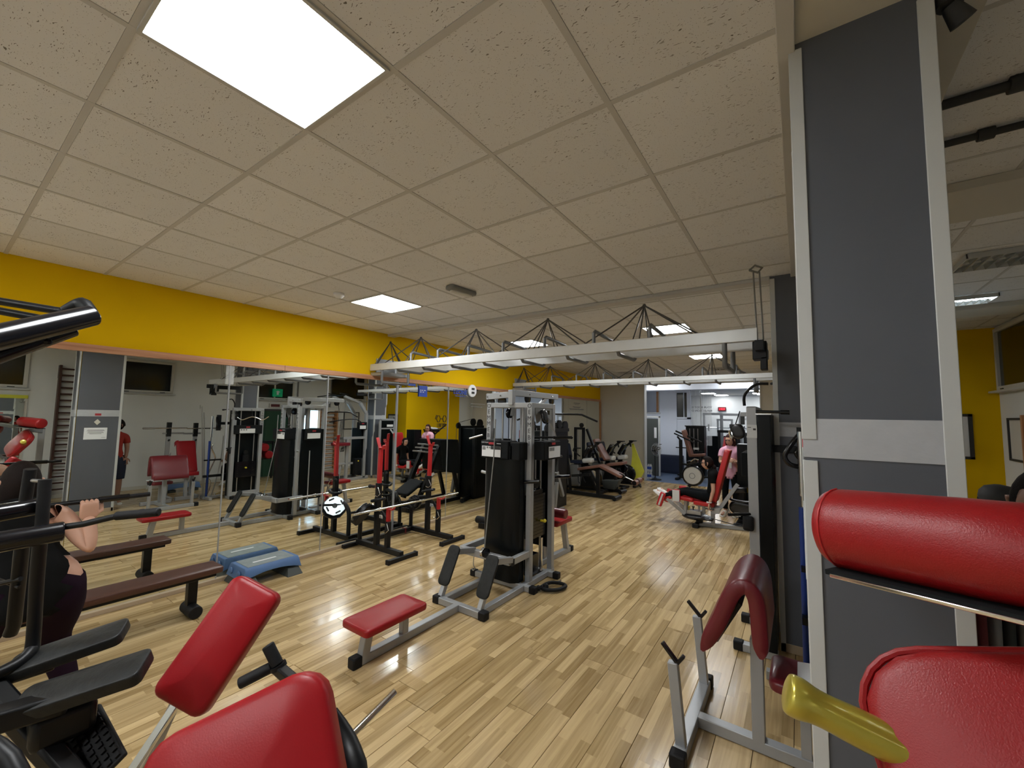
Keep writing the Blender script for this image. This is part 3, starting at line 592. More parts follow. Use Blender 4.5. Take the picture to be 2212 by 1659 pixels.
b=MB().tube([(5.13,3.45,3.10),(5.14,3.5,2.6)],.006,8).tube([(5.17,3.5,3.10),(5.18,3.55,2.55)],.006,8).tube([(5.1,3.48,3.12),(5.14,3.5,3.16),(5.19,3.5,3.13),(5.16,3.48,3.09),(5.1,3.48,3.12)],.008,6); T1.part('hanger',b,'greyplastic')
T1.part('end_bracket',MB().box((5.12,3.3,2.36),(5.215,3.42,2.50)).box((5.17,3.3,2.28),(5.215,3.4,2.38)),'black',.006)
truss('farther white monkey bar truss hung before the opening of the bright room',(.06,7.40,2.61),(5.28,7.0,2.585),.50,[1.1,1.7,2.3,2.9,3.5,4.1,4.6],[.36,4.85],.075,.40)
# ---- central four-station cable tower
T=Thing('cable_tower','tall silver multi station cable tower with black shrouds in the middle of the floor','gym machine',(2.6,3.9,0))
X0,X1,Ya,Yb=2.27,2.86,3.72,4.21; ZT=2.055; S='silver'
for x,y,n in ((X0,Ya,'post'),(X1,Ya,'post'),(X0,Yb,'post'),(X1,Yb,'post')): T.part('post',MB().beam((x,y,.05),(x,y,ZT),.065),S,.005)
T.part('top_frame',MB().beam((X0,Ya,ZT-.03),(X1,Ya,ZT-.03),.06).beam((X0,Yb,ZT-.03),(X1,Yb,ZT-.03),.06).beam((X0,Ya,ZT-.03),(X0,Yb,ZT-.03),.06).beam((X1,Ya,ZT-.03),(X1,Yb,ZT-.03),.06),S,.005)
T.part('gusset',MB().prism([(0,0),(.26,0),(.20,-.03),(.10,-.19),(.04,-.21),(0,-.1)],(X1+.012,Ya+.06,ZT-.03),(0,1,0),(0,0,1),.012).prism([(0,0),(-.2,0),(-.05,-.17),(0,-.17)],(X1+.012,Yb-.04,ZT-.03),(0,1,0),(0,0,1),.012),'greyplastic')
for s_ in (-1,1): pass
for x,y0 in ((X1-.0,Ya-.034),(X0+.0,Ya-.034)):
    text('lettering','O\nE\nM\nM\nE\nB\nI','ink',T.o,(x,y0,1.80),(1,0,0),(0,0,1),.072,off=T.off)
# base
T.part('base_rail',MB().beam((2.40,2.83,.035),(2.40,4.25,.035),.06),S,.005); T.part('base_rail',MB().beam((2.865,2.83,.035),(2.865,4.25,.035),.06),S,.005)
T.part('base_rail',MB().beam((2.36,2.83,.036),(2.91,2.83,.036),.062),S,.005)
T.part('seat_beam',MB().beam((2.615,2.83,.036),(2.615,1.72,.036),.065),S,.005)
for y in (3.60,4.12): T.part('base_rail',MB().beam((2.2,y,.034),(2.96,y,.034),.06),S,.005); cap(T,(2.995,y,.035)); cap(T,(2.17,y,.035))
cap(T,(2.335,2.83,.038),(.08,.08,.076)); cap(T,(2.93,2.83,.038),(.08,.08,.076)); cap(T,(2.615,1.69,.038),(.078,.08,.08))
# row seat
T.part('seat_post',MB().beam((2.615,1.76,.06),(2.615,1.80,.27),.065,.07,(0,1,0)),S,.005); T.part('seat_post',MB().beam((2.615,2.15,.06),(2.615,2.15,.27),.055,.06,(0,1,0)),S,.005)
T.part('seat',MB().pad((2.645,1.94,.30),(0,1,0),(-1,0,0),.60,.32,.055,.035,.016),'red',label='red padded rowing seat')
# U frame and foot plates
T.part('guard_frame',MB().beam((2.17,3.36,.365),(2.86,3.36,.365),.055,.075),S,.005); T.part('guard_frame',MB().beam((2.86,3.36,.365),(2.86,3.72,.365),.055,.07),S,.005); T.part('guard_frame',MB().beam((2.17,3.36,.365),(2.17,3.8,.365),.055,.07),S,.005)
T.part('end_plug',MB().cbox((2.89,3.36,.365),(.008,.05,.07)),'rubber')
for x in (2.36,2.87):
    T.part('foot_post',MB().beam((x,2.85,.06),(x,3.06,.46),.05,.05),S,.004); T.part('foot_arm',MB().beam((x,3.06,.45),(x,3.36,.39),.05,.06),S,.004)
    ux=V(0,.21,.40).normalized(); b=MB().pad((x-.005,2.965,.335),ux,(-1,0,0),.40,.15,.025,.05,.008); T.part('foot_plate',b,'checkrubber',label='black rubber foot plate')
def pulley(T_,c,ax,r=.055,w_=.028,m_='blackgloss'): 
    T_.part('pulley',MB().lathe([(r*.25,-w_*.7),(r,-w_/2),(r*.86,0),(r,w_/2),(r*.25,w_*.7)],c,ax,22),m_)
pulley(T,(2.535,3.31,.41),(1,0,0),.05,.035,'chrome'); pulley(T,(2.575,3.31,.41),(1,0,0),.05,.02)
# shroud front (low pulley) with header panel
T.part('shroud',MB().prism([(0,0),(.50,0),(.50,-.10),(.42,-.16),(.09,-.16),(0,-.09)],(2.31,3.69,.06),(1,0,0),(0,1,0),1.50),'shroud',.004)
T.part('panel_box',MB().box((2.305,3.50,1.405),(2.70,3.70,1.61)),'blackmatte',.012); T.part('panel_box',MB().box((2.70,3.53,1.40),(2.84,3.70,1.60)),'blackmatte',.012)
T.part('info_plate',MB().box((2.33,3.492,1.425),(2.60,3.50,1.545)),'paper',.002); 
T.part('info_print',MB().box((2.34,3.4905,1.50),(2.385,3.492,1.54)).box((2.40,3.4905,1.52),(2.425,3.492,1.54)).box((2.435,3.4905,1.52),(2.455,3.492,1.54)),'greyink'); T.part('info_band',MB().box((2.46,3.4905,1.51),(2.60,3.492,1.545)),'ink')
T.part('logo_plate',MB().box((2.43,3.492,1.565),(2.51,3.50,1.59)),'panelred'); text('lettering','LOW PULLEY','paper',T.o,(2.37,3.4985,1.585),(1,0,0),(0,0,1),.017,off=T.off); T.part('print_line',MB().box((2.54,3.4985,1.575),(2.60,3.50,1.582)),'paper')
T.part('panel_box',MB().box((X1+.005,3.76,1.40),(X1+.16,4.15,1.61)),'blackmatte',.012)
T.part('info_plate',MB().box((X1+.16,3.86,1.42),(X1+.166,4.13,1.55)),'paper',.002); T.part('logo_plate',MB().box((X1+.16,3.93,1.57),(X1+.166,4.01,1.595)),'panelred'); T.part('info_print',MB().box((X1+.166,3.87,1.50),(X1+.168,3.90,1.54)).box((X1+.166,3.91,1.50),(X1+.168,3.94,1.54)).box((X1+.166,3.95,1.50),(X1+.168,3.98,1.54)),'greyink')
# guide rods, cables, stacks
for x in (2.40,2.70): T.part('guide_rod',MB().cyl((x,3.80,.1),(x,3.80,ZT-.04),.012,10),'steel')
for x,y in ((2.79,3.86),(2.79,4.07)): T.part('guide_rod',MB().cyl((x,y,.1),(x,y,ZT-.04),.012,10),'steel')
T.part('inner_post',MB().beam((2.62,3.95,.05),(2.62,3.95,ZT-.02),.08,.08),S,.005)
for x in (2.505,2.555): T.part('cable',MB().cyl((x,3.78,1.6),(x,3.78,1.97),.005,6),'black')
pulley(T,(2.53,3.76,1.93),(1,0,0),.06,.03); T.part('pulley_fork',MB().prism([(-.035,0),(.035,0),(.05,.13),(-.0,.13)],(2.56,3.76,1.90),(0,1,0),(0,0,1),.01),'greyplastic')
T.part('cable',MB().tube([(2.54,3.47,1.86),(2.53,3.46,1.4),(2.545,3.31,.45)],.0065,8),'greyplastic',label='long grey cable hanging down to the low pulley')
plate_stack(T,2.745,3.80,2.83,4.12,.48,.98,13); T.part('stack_head',MB().box((2.75,3.86,.98),(2.83,4.06,1.03)).lathe([(.055,-.015),(.055,.015)],(2.80,3.95,1.10),(1,0,0),16),'blackgloss',.003)
T.part('selector_rod',MB().cyl((2.79,3.95,1.0),(2.79,3.95,1.4),.009),'steel'); T.part('selector_pin',MB().cyl((2.83,4.02,.66),(2.87,4.02,.66),.013).ball((2.885,4.02,.665),.022,10),'yellowknob',label='yellow selector pin')
T.part('stack_tube',MB().cyl((2.83,4.04,.08),(2.83,4.04,.46),.018),'chrome'); T.part('stack_base',MB().box((2.74,3.80,.07),(2.83,3.98,.30)),'blackgloss',.004)
# upper arm of the lat station
T.part('upper_post',MB().beam((2.60,3.70,ZT-.03),(2.60,3.70,2.21),.065),S,.005); T.part('upper_arm',MB().beam((2.60,3.735,2.175),(2.60,4.80,2.175),.06,.075),S,.005); T.part('upper_arm',MB().beam((2.57,3.70,2.15),(2.22,3.72,2.13),.06,.075),S,.005)
for p in ((2.24,3.68,2.13),(2.45,3.67,2.14),(2.635,4.05,2.17),(2.635,4.62,2.17)): T.part('bolt',MB().ball(p,.011,8),'steel')
for c,a in (((2.27,3.72,2.07),(0,1,0)),((2.45,3.71,2.075),(0,1,0)),((2.60,4.05,2.12),(1,0,0)),((2.60,4.66,2.12),(1,0,0))): pulley(T,c,a)
T.part('brace',MB().beam((2.60,4.22,1.98),(2.60,4.50,2.14),.035,.05),S,.004)
T.part('cable',MB().cyl((2.60,4.70,2.10),(2.60,4.72,1.97),.006,6),'black'); 
T.part('lat_bar',MB().tube([(1.98,4.74,1.84),(2.22,4.74,1.925),(2.35,4.74,1.935),(2.95,4.74,1.935),(3.02,4.74,1.93),(3.24,4.74,1.845)],.013,10),'black',label='black wide lat pulldown bar')
T.part('carabiner',MB().tube([(2.60,4.72,1.99),(2.62,4.72,1.97),(2.60,4.74,1.945),(2.58,4.72,1.97),(2.60,4.72,1.99)],.004,6),'chrome')
# swivel pulley and handles on the mirror-free side
T.part('swivel_pulley',MB().pad((X1+.10,3.86,1.90),(-.2,0,1),(0,1,0),.17,.12,.035,.055,.01).box((X1+.03,3.88,1.92),(X1+.1,3.98,1.97)),'blackgloss'); T.part('chain',MB().tube([(X1+.15,3.90,1.82),(X1+.20,3.93,1.72),(X1+.21,3.94,1.67)],.006,6),'steel')
T.part('pull_handle',MB().cyl((X1+.0,3.80,1.655),(X1+.34,4.05,1.66),.012,10).cyl((X1+.18,3.93,1.655),(X1+.34,4.05,1.66),.017,12).ball((X1+.35,4.055,1.66),.02,10),'black')
T.part('pull_handle',MB().tube([(2.2,3.66,1.66),(2.04,3.60,1.61)],.011,10),'steel')
for y,xx in ((3.66,X1-.06),(4.28,X1)): T.part('grip_handle',MB().tube([(xx,y,1.14),(xx+.04,y,1.155),(xx+.22,y+.01,1.175)],[.020,.020,.018],12,smoothn=3),'blackgloss')
T.part('grip_handle',MB().tube([(X0-.02,3.70,1.20),(X0-.10,3.70,1.21)],.018,10),'silver'); T.part('grip_post',MB().cyl((X0-.1,3.9,.1),(X0-.1,3.9,1.2),.010,8),'silver')
for a,b_ in (((X0-.03,Ya+.05,.3),(X0-.03,Yb-.05,1.6)),((2.37,Yb,.3),(2.8,Yb+.0,1.6))):
    T.part('shroud',MB().box((min(a[0],b_[0])-.02,min(a[1],b_[1]),a[2]),(max(a[0],b_[0])+.02,max(a[1],b_[1])+.03,b_[2])),'shroud',.006)
for (bx,by,ux,uy) in ((X0-.06,3.96,(0,-1,0),(0,0,1)),(2.6,Yb+.04,(-1,0,0),(0,0,1))):
    T.part('panel_box',MB().cbox((bx,by,1.50),(.30,.21,.10),ux,uy,V(ux).cross(V(uy))),'blackmatte',.01); nrm=V(ux).cross(V(uy))
    T.part('info_plate',MB().cbox(V(bx,by,1.475)+nrm*.053,(.25,.10,.004),ux,uy,nrm),'paper'); T.part('logo_plate',MB().cbox(V(bx,by,1.565)+nrm*.053,(.07,.025,.004),ux,uy,nrm),'panelred')
# lat seat
T.part('seat_beam',MB().beam((2.62,4.2,.036),(2.66,5.10,.036),.065),S,.005); cap(T,(2.665,5.13,.038))
T.part('seat_post',MB().beam((2.66,5.02,.06),(2.655,4.93,.44),.07,.06,(0,1,0)),S,.005); T.part('seat_post',MB().beam((2.62,4.45,.06),(2.62,4.45,.44),.05,.05,(0,1,0)),S,.005); T.part('seat_frame',MB().beam((2.62,4.4,.44),(2.655,5.0,.44),.06,.04),S,.004)
T.part('seat',MB().pad((2.63,4.78,.485),(0,1,0),(-1,0,0),.46,.27,.06,.03,.015),'red'); T.part('roller',MB().cyl((2.42,4.62,.63),(2.86,4.62,.63),.062,22),'maroon',.01); T.part('roller_post',MB().beam((2.62,4.5,.06),(2.62,4.62,.6),.04,.04,(0,1,0)),S,.004)
# rope and chain at the base
T.part('pull_strap',MB().tube([(3.02,3.72,.03),(3.05,3.85,.045),(3.13,3.95,.03),(3.22,3.92,.03),(3.20,3.78,.03),(3.10,3.70,.03),(3.02,3.72,.03)],.020,8,smoothn=4).ball((3.07,3.74,.045),.035,8).ball((3.02,3.67,.04),.03,8),'rubber',label='black loop strap lying on the floor'); T.part('carabiner',MB().tube([(3.09,3.97,.03),(3.12,4.0,.04),(3.10,4.02,.03),(3.09,3.97,.03)],.006,6),'chrome')
T.part('hook',MB().tube([(2.36,3.36,.33),(2.36,3.35,.24),(2.38,3.35,.20),(2.36,3.35,.17),(2.34,3.35,.19)],.005,6,smoothn=3),'steel')
# ---- squat rack
R=Thing('squat_rack','black and red adjustable squat rack standing against the mirror','gym machine',(.6,3.9,0))
K='black'
for y in (3.43,4.38):
    R.part('base_beam',MB().beam((.12,y,.065),(1.08,y,.065),.06,.07),K,.004)
    R.part('foot',MB().beam((1.10,y-.24,.03),(1.10,y+.22,.03),.055,.05),K,.004); R.part('foot',MB().beam((.10,y-.22,.03),(.10,y+.10,.03),.055,.05),K,.004)
    for yy in (y-.24,y+.22): R.part('foot_cap',MB().cbox((1.10,yy,.03),(.065,.03,.06)),'rubber',.005)
    R.part('rear_arm',MB().tube([(.17,y,.09),(.17,y,.36),(.20,y,.47),(.30,y,.55),(.42,y,.58),(.52,y,.60)],.030,12,smoothn=3),K)
    R.part('post',MB().beam((.55,y,.09),(.55,y,.93),.065),K,.004); R.part('post_inner',MB().beam((.555,y,.93),(.565,y,1.42),.05),'redpaint',.004,label='red telescopic post')
    R.part('bar_hook',MB().beam((.555,y-.015,1.40),(.60,y-.04,1.43),.04,.02).beam((.55,y,1.40),(.50,y-.02,1.56),.05,.012,(1,0,0)).beam((.61,y,1.40),(.63,y,1.46),.05,.012,(1,0,0)),'redpaint',.003,label='red bar hook')
    R.part('clamp',MB().tube([(.50,y-.03,.88),(.46,y-.06,.885)],.02,10).ball((.45,y-.07,.885),.028,8),'rubber'); 
    R.part('wire_pin',MB().tube([(.60,y-.05,.88),(.66,y-.06,.80),(.62,y-.07,.76),(.55,y-.06,.77)],.005,6),'chrome')
    R.part('ring',MB().tube([(.55+.085*math.cos(a),y+.085*math.sin(a),.70+.02*math.cos(a)) for a in [2*PI*k/16 for k in range(17)]],.022,8),K)
    R.part('spotter_post',MB().beam((.78,y,.09),(.78,y,.44),.06),K,.004); R.part('spotter_inner',MB().beam((.78,y,.44),(.78,y,.60),.045),'redpaint',.003); R.part('spotter_fork',MB().beam((.71,y,.61),(.88,y-.02,.61),.05,.012).beam((.88,y,.61),(.90,y-.01,.64),.05,.01,(1,0,0)),'redpaint',.003)
    R.part('gusset',MB().tube([(.58,y,.56),(.66,y,.53),(.74,y,.46),(.78,y,.38)],.024,8,smoothn=3).prism([(0,0),(.10,-.03),(.18,-.10),(.15,-.12),(.07,-.06),(0,-.03)],(.58,y-.012,.585),(1,0,0),(0,0,1),.01),K)
    text('lettering','m','paper',R.o,(.665,y-.033,.50),(1,0,0),(0,0,1),.10,off=R.off)
    R.part('wire_pin',MB().tube([(.79,y-.03,.42),(.84,y-.04,.34),(.80,y-.05,.30),(.73,y-.04,.32)],.005,6),'chrome')
    for x in (.3,.42,.66,.9,1.0): R.part('bolt',MB().ball((x,y,.028),.012,6),K)
R.part('cross_beam',MB().beam((.20,3.43,.06),(.20,4.38,.06),.06,.06),K,.004); R.part('collar',MB().cbox((.20,4.22,.06),(.075,.02,.075)),'maroon')
R.part('plate_peg',MB().cyl((.30,3.40,.53),(.42,3.10,.56),.016),K); R.part('plate_peg',MB().cyl((.30,4.36,.53),(.40,4.1,.56),.016),K)
# plates lean on the peg of the near station
def weightplate(c,ax,r,th,lab,m_='platesilver'):
    t=Thing('weight_plate',lab,'weight plate',c); ax=V(ax).normalized(); d_,s_,u_=frame(ax); n=10
    P_=[(math.cos(2*PI*k/n+.15)*r,math.sin(2*PI*k/n+.15)*r) for k in range(n)]
    t.part('disc',MB().prism(P_,V(c)-d_*th/2,s_,u_,th),'black',.006)
    t.part('face',MB().prism([(a*.86,b_*.86) for a,b_ in P_],V(c)-d_*(th/2+.003),s_,u_,.004),m_); t.part('face',MB().prism([(a*.86,b_*.86) for a,b_ in P_],V(c)+d_*(th/2-.001),s_,u_,.004),m_ )
    t.part('hub',MB().lathe([(.035,-th/2-.008),(.04,0),(.035,th/2+.008)],c,d_,16),'black')
    for k in range(4):
        a=PI/2*k+.4; p=V(c)+(s_*math.cos(a)+u_*math.sin(a))*r*.62; t_=(-s_*math.sin(a)+u_*math.cos(a)); t.part('grip_slot',MB().cbox(p,(.075,.022,th+.012),t_,(s_*math.cos(a)+u_*math.sin(a)),d_),'ink',.003)
    return t
weightplate((.345,3.30,.52),(-.75,-.35,.55),.175,.045,'decagonal weight plate with bright face on the peg of the squat rack nearest the viewer')
weightplate((.30,4.30,.50),(.15,-1,.1),.11,.05,'small dark weight plate on the farther peg of the squat rack','black')
B_=Thing('barbell','chrome barbell lying across the forks of the squat rack','barbell',(.80,3.9,.64)); B_.part('shaft',MB().cyl((.81,3.02,.635),(.81,4.62,.635),.0135,12),'chrome'); B_.part('sleeve',MB().cyl((.81,2.86,.635),(.81,3.25,.635),.0165,14),'chrome'); B_.part('sleeve',MB().cyl((.81,4.5,.635),(.81,4.78,.635),.0165,14),'chrome'); B_.part('collar',MB().cyl((.81,3.25,.635),(.81,3.27,.635),.024,14).cyl((.81,4.49,.635),(.81,4.51,.635),.024,14),'chrome')
# ---- bench and step by the mirror
N=Thing('flat_bench','long narrow brown flat bench parallel to the mirror','bench',(.70,.45,0))
N.part('pad',MB().pad((.74,.45,.40),(0,1,0),(-1,0,0),2.0,.27,.055,.02,.012),'brown'); N.part('backing',MB().box((.63,-.5,.345),(.85,1.40,.372)),'black',.004)
for y in (1.26,-.35): N.part('leg',MB().beam((.70,y,.06),(.70,y,.35),.075),'black',.006); N.part('foot_roller',MB().cyl((.60,y,.058),(.84,y,.058),.056,20),'rubber',.008)
st=Thing('aerobic_step','blue aerobic step with grey tread on dark risers against the mirror','step',(.30,2.05,0))
def stepbody(T_,x0,x1,y0,y1,z0,z1):
    b=MB(); n=8; sec=[]
    for k in range(n+1):
        y=y0+(y1-y0)*k/n; t=abs(2*k/n-1); arch=.055*(1-t**2)
        sec.append((y,z0+arch if 0<k<n else z0))
    vs=[];fs=[]
    for y,zb in sec:
        e=.03 if y in (sec[0][0],sec[-1][0]) else 0
        yy=y+(e if y==sec[0][0] else -e if y==sec[-1][0] else 0)
        vs+=[(x0,y,zb),(x0+.012,yy,z1-.025),(x0+.035,yy,z1),(x1-.035,yy,z1),(x1-.012,yy,z1-.025),(x1,y,zb)]
    for k in range(n):
        for j in range(6):
            j2=(j+1)%6; fs.append((k*6+j,(k+1)*6+j,(k+1)*6+j2,k*6+j2))
    fs.append(tuple(range(6))); fs.append(tuple(reversed(range(n*6,n*6+6)))); b.add(vs,fs); T_.part('deck',b,'bluestep',.006)
    T_.part('tread',MB().box((x0+.05,y0+.07,z1-.001),(x1-.05,y1-.07,z1+.004)),'bluestep_top',.002)
stepbody(st,.08,.49,1.78,2.42,.075,.20); 
for y in (1.86,2.33): st.part('riser',MB().hexa([(.05,y-.09,0),(.53,y-.09,0),(.53,y+.09,0),(.05,y+.09,0),(.11,y-.06,.09),(.47,y-.06,.09),(.47,y+.06,.09),(.11,y+.06,.09)]),'riser',.006)
[st.part('end_boss',MB().ball((x_,1.785,.14),.035,10,(1,.4,1)),'bluestep') for x_ in (.38,.19)]; st.part('tread_print',MB().box((.30,1.95,.2045),(.33,2.2,.2055)),'paper')
# ---- preacher bench next to the nearest column
P_=Thing('preacher_bench','preacher curl bench with a maroon saddle pad and two bar hooks beside the nearest column','gym machine',(5.0,2.6,0))
P_.part('front_foot',MB().beam((4.80,2.24,.036),(4.80,3.0,.036),.07,.065),S,.005); 
for y in (2.20,3.04): cap(P_,(4.80,y,.038),(.085,.07,.078))
P_.part('main_beam',MB().beam((4.83,2.60,.037),(5.60,2.60,.037),.065),S,.005); P_.part('rear_foot',MB().beam((5.6,2.35,.036),(5.6,2.85,.036),.065),S,.005)
for y in (2.28,2.96):
    P_.part('upright',MB().beam((4.80,y,.06),(4.76,y,.50),.055,.045),S,.004); P_.part('bar_hook',MB().beam((4.70,y,.59),(4.785,y,.50),.028,.02,(1,0,1)).beam((4.785,y,.50),(4.82,y,.55),.028,.02,(1,0,-1)),'blackgloss',.004,label='black bar hook')
P_.part('centre_post',MB().beam((5.155,2.60,.06),(5.155,2.60,.62),.065),S,.005); P_.part('inner_post',MB().beam((5.155,2.60,.60),(5.155,2.60,.80),.05),'chrome',.004)
# saddle pad: bent over a ridge running in y
def saddle(T_,prof,th,y0,y1,m_,n=10,name='arm_pad'):
    b=MB(); pts=[V(p[0],0,p[1]) for p in prof]
    P2=[]
    for i in range(len(pts)-1):
        p0=pts[max(i-1,0)];p1=pts[i];p2=pts[i+1];p3=pts[min(i+2,len(pts)-1)]
        for k in range(5): t=k/5; P2.append(.5*((2*p1)+(p2-p0)*t+(2*p0-5*p1+4*p2-p3)*t*t+(3*p1-p0-3*p2+p3)*t**3))
    P2.append(pts[-1]); out=[];inn=[]
    for i,p in enumerate(P2):
        d=(P2[min(i+1,len(P2)-1)]-P2[max(i-1,0)]).normalized(); nn=V(-d.z,0,d.x); e=min(1,math.sin(PI*min(1,(min(i,len(P2)-1-i)+.6)/4)/2)); out.append(p+nn*th*.5*e); inn.append(p-nn*th*.5*e)
    sec=out+list(reversed(inn)); L=len(sec); cen=sum(sec,V(0,0,0))/L; vs=[];fs=[]
    lay=[(y0,.80,1),(y0+th*.10,.93,1),(y0+th*.35,1,1),(y1-th*.35,1,1),(y1-th*.10,.93,1),(y1,.80,1)]
    mids=[(out[i]+inn[i])/2 for i in range(len(out))]; mm=mids+list(reversed(mids))
    for y,sc_,_ in lay:
        for q,c_ in zip(sec,mm): w_=c_+(q-c_)*sc_; vs.append((w_.x,y,w_.z))
    for i in range(len(lay)-1):
        for j in range(L): j2=(j+1)%L; fs.append((i*L+j,i*L+j2,(i+1)*L+j2,(i+1)*L+j))
    h=len(out)
    for base,rev in ((0,False),((len(lay)-1)*L,True)):
        for j in range(h-1):
            f=(base+j,base+j+1,base+L-2-j,base+L-1-j); fs.append(f if rev else tuple(reversed(f)))
    b.add(vs,fs); return T_.part(name,b,m_,smooth=60)
saddle(P_,[(4.90,.57),(4.985,.74),(5.06,.92),(5.125,.975),(5.175,.92),(5.19,.75),(5.195,.62)],.085,2.36,2.92,'maroon')
P_.part('pad_board',MB().beam((4.96,2.64,.60),(5.09,2.64,.84),.35,.02,(1,0,-1)),'black')
P_.part('seat',MB().pad((5.36,2.60,.46),(1,0,0),(0,1,0),.28,.34,.06,.05,.02),'maroon'); P_.part('seat_post',MB().beam((5.38,2.6,.06),(5.38,2.6,.43),.05),S,.004)
solo('paper_sheet',MB().hexa([(5.35,2.43,.497),(5.53,2.43,.497),(5.53,2.76,.497),(5.35,2.72,.497),(5.35,2.43,.499),(5.53,2.43,.503),(5.53,2.76,.512),(5.35,2.72,.499)]),'paper','loose white sheet of paper lying on the maroon seat of the preacher bench','paper',(5.44,2.6,.495))
# ---- cable station against the second column
Q=Thing('cable_station','silver cable pulley station with black weight shroud standing against the second column','gym machine',(5.1,4.0,0))
for y in (3.73,4.30): Q.part('post',MB().beam((5.07,y,.04),(5.07,y,2.01),.075),S,.005); Q.part('base_rail',MB().beam((4.94,y,.033),(5.21,y,.033),.07,.06),S,.004); cap(Q,(4.93,y,.035))
Q.part('top_beam',MB().beam((5.07,3.7,1.98),(5.07,4.33,1.98),.07),S,.005); Q.part('low_beam',MB().beam((5.07,3.7,.10),(5.07,4.33,.10),.07),S,.005)
Q.part('shroud',MB().box((5.11,3.69,.06),(5.205,4.33,1.945)),'shroud',.004); Q.part('shroud_edge',MB().box((5.10,3.683,1.945),(5.21,4.335,1.955)),'chrome')
plate_stack(Q,5.03,3.80,5.10,4.22,.45,.80,8); Q.part('selector_pin',MB().cyl((5.03,4.0,.66),(4.99,4.0,.66),.012).ball((4.98,4.0,.66),.02,8),'yellowknob',label='yellow selector pin')
Q.part('stack_head',MB().lathe([(.05,-.012),(.05,.012)],(5.05,4.0,1.0),(1,0,0),16).box((5.03,3.94,.8),(5.08,4.06,.95)),'black')
for y in (3.86,4.16): Q.part('guide_rod',MB().cyl((5.06,y,.12),(5.06,y,1.95),.011,8),'steel')
Q.part('panel_box',MB().box((4.98,3.72,1.42),(5.04,4.3,1.62)),'blackmatte',.01); Q.part('info_plate',MB().box((4.974,3.82,1.44),(4.98,4.14,1.54)),'paper'); Q.part('logo_plate',MB().box((4.974,3.95,1.56),(4.98,4.03,1.59)),'panelred'); Q.part('info_print',MB().box((4.972,3.84,1.5),(4.974,3.87,1.53)).box((4.972,3.89,1.5),(4.974,3.92,1.53)).box((4.972,3.94,1.5),(4.974,3.97,1.53)),'greyink')
text('lettering','O\nE\nM\nM\nE\nB\nI','ink',Q.o,(5.03,4.30,1.77),(0,-1,0),(0,0,1),.06,off=Q.off)
Q.part('sticker_sheet',MB().box((5.035,3.688,1.75),(5.108,3.692,1.86)),'silverlight'); Q.part('print_line',MB().box((5.04,3.686,1.835),(5.065,3.688,1.84)).box((5.08,3.686,1.815),(5.1,3.688,1.83)),'ink')
Q.part('bracket',MB().box((4.985,3.71,1.93),(5.04,3.77,1.965)),S,.003); Q.part('swivel_pulley',MB().box((4.985,3.72,1.86),(5.015,3.76,1.94)).pad((4.965,3.73,1.80),(-.3,0,1),(1,0,.3),.13,.10,.028,.045,.008).box((4.90,3.72,1.83),(4.94,3.75,1.86)),'blackgloss')
Q.part('top_handle',MB().cyl((5.11,3.62,1.972),(5.32,3.60,1.965),.012,10).cyl((5.28,3.603,1.966),(5.34,3.60,1.965),.018,12),'black'); 
Q.part('ez_bar',MB().tube([(4.90,3.72,1.80),(4.90,3.82,1.74),(4.90,3.95,1.79),(4.90,4.03,1.81),(4.90,4.12,1.79),(4.90,4.25,1.74),(4.90,4.38,1.82)],.012,8,smoothn=3),'chrome',label='chrome curl bar hanging in front'); Q.part('cable',MB().cyl((4.90,4.03,1.82),(4.95,4.03,1.98),.005,6),'black')
Q.part('loop_handle',MB().tube([(5.40,3.52,1.80),(5.345,3.50,1.72),(5.30,3.50,1.63),(5.33,3.50,1.57),(5.40,3.52,1.55)],.018,12,smoothn=4).tube([(5.41,3.55,1.72),(5.37,3.52,1.66),(5.40,3.54,1.60)],.014,10,smoothn=3).box((5.38,3.52,1.5),(5.43,3.60,1.85)),'blackgloss',label='black rubber loop handle'); Q.part('handle_bracket',MB().beam((5.4,3.56,1.66),(5.40,3.90,1.66),.05,.06).beam((5.2,3.9,1.66),(5.45,3.9,1.66),.04,.06),'black',.004)
Q.part('lever',MB().tube([(4.90,3.55,1.12),(5.04,3.7,1.12)],.012,8),'black'); Q.part('stop_pad',MB().pad((5.03,3.66,1.05),(1,0,0),(0,0,1),.08,.12,.04,.02),'rubber')
Q.part('pull_up_handle',MB().tube([(5.20,3.67,2.20),(5.12,3.68,2.20),(5.06,3.69,2.16),(5.02,3.70,2.10),(5.02,3.7,2.02)],.012,8,smoothn=3),'black')
# ---- leg machines at the end of the hall
def tower_black(T,x,y,z,w_=.30,rods=True):
    T.part('tower_post',MB().beam((x-.10,y,.03),(x-.10,y,z),.07,.07),K,.004); T.part('tower_post',MB().beam((x+.14,y,.03),(x+.14,y,z-.02),.07,.07),K,.004)
    T.part('tower_cap',MB().box((x-.13,y-.04,z-.06),(x+.17,y+.04,z-.0)),K,.004)
    for dx in (-.02,.06): T.part('guide_rod',MB().cyl((x+dx,y,.1),(x+dx,y,z-.05),.010,8),'steel')
    T.part('pulley',MB().lathe([(.02,-.02),(.062,-.015),(.05,0),(.062,.015),(.02,.02)],(x+.08,y,z+.06),(0,1,0),20),K); T.part('pulley_plate',MB().beam((x+.02,y+.03,z-.02),(x+.09,y+.03,z+.09),.05,.012),K)
    plate_stack(T,x-.06,y-.08,x+.10,y+.08,.12,.62,10,'blackmatte')
A=Thing('leg_curl_machine','black prone leg curl machine with a bent brown bench and brown ankle roller','gym machine',(1.2,9.1,0))
tower_black(A,.40,9.08,1.66)
A.part('diagonal_post',MB().beam((.50,9.08,1.64),(.68,9.08,.05),.06,.06),K,.004); A.part('base_beam',MB().beam((.30,9.08,.05),(1.88,9.05,.05),.07,.08),K,.005)
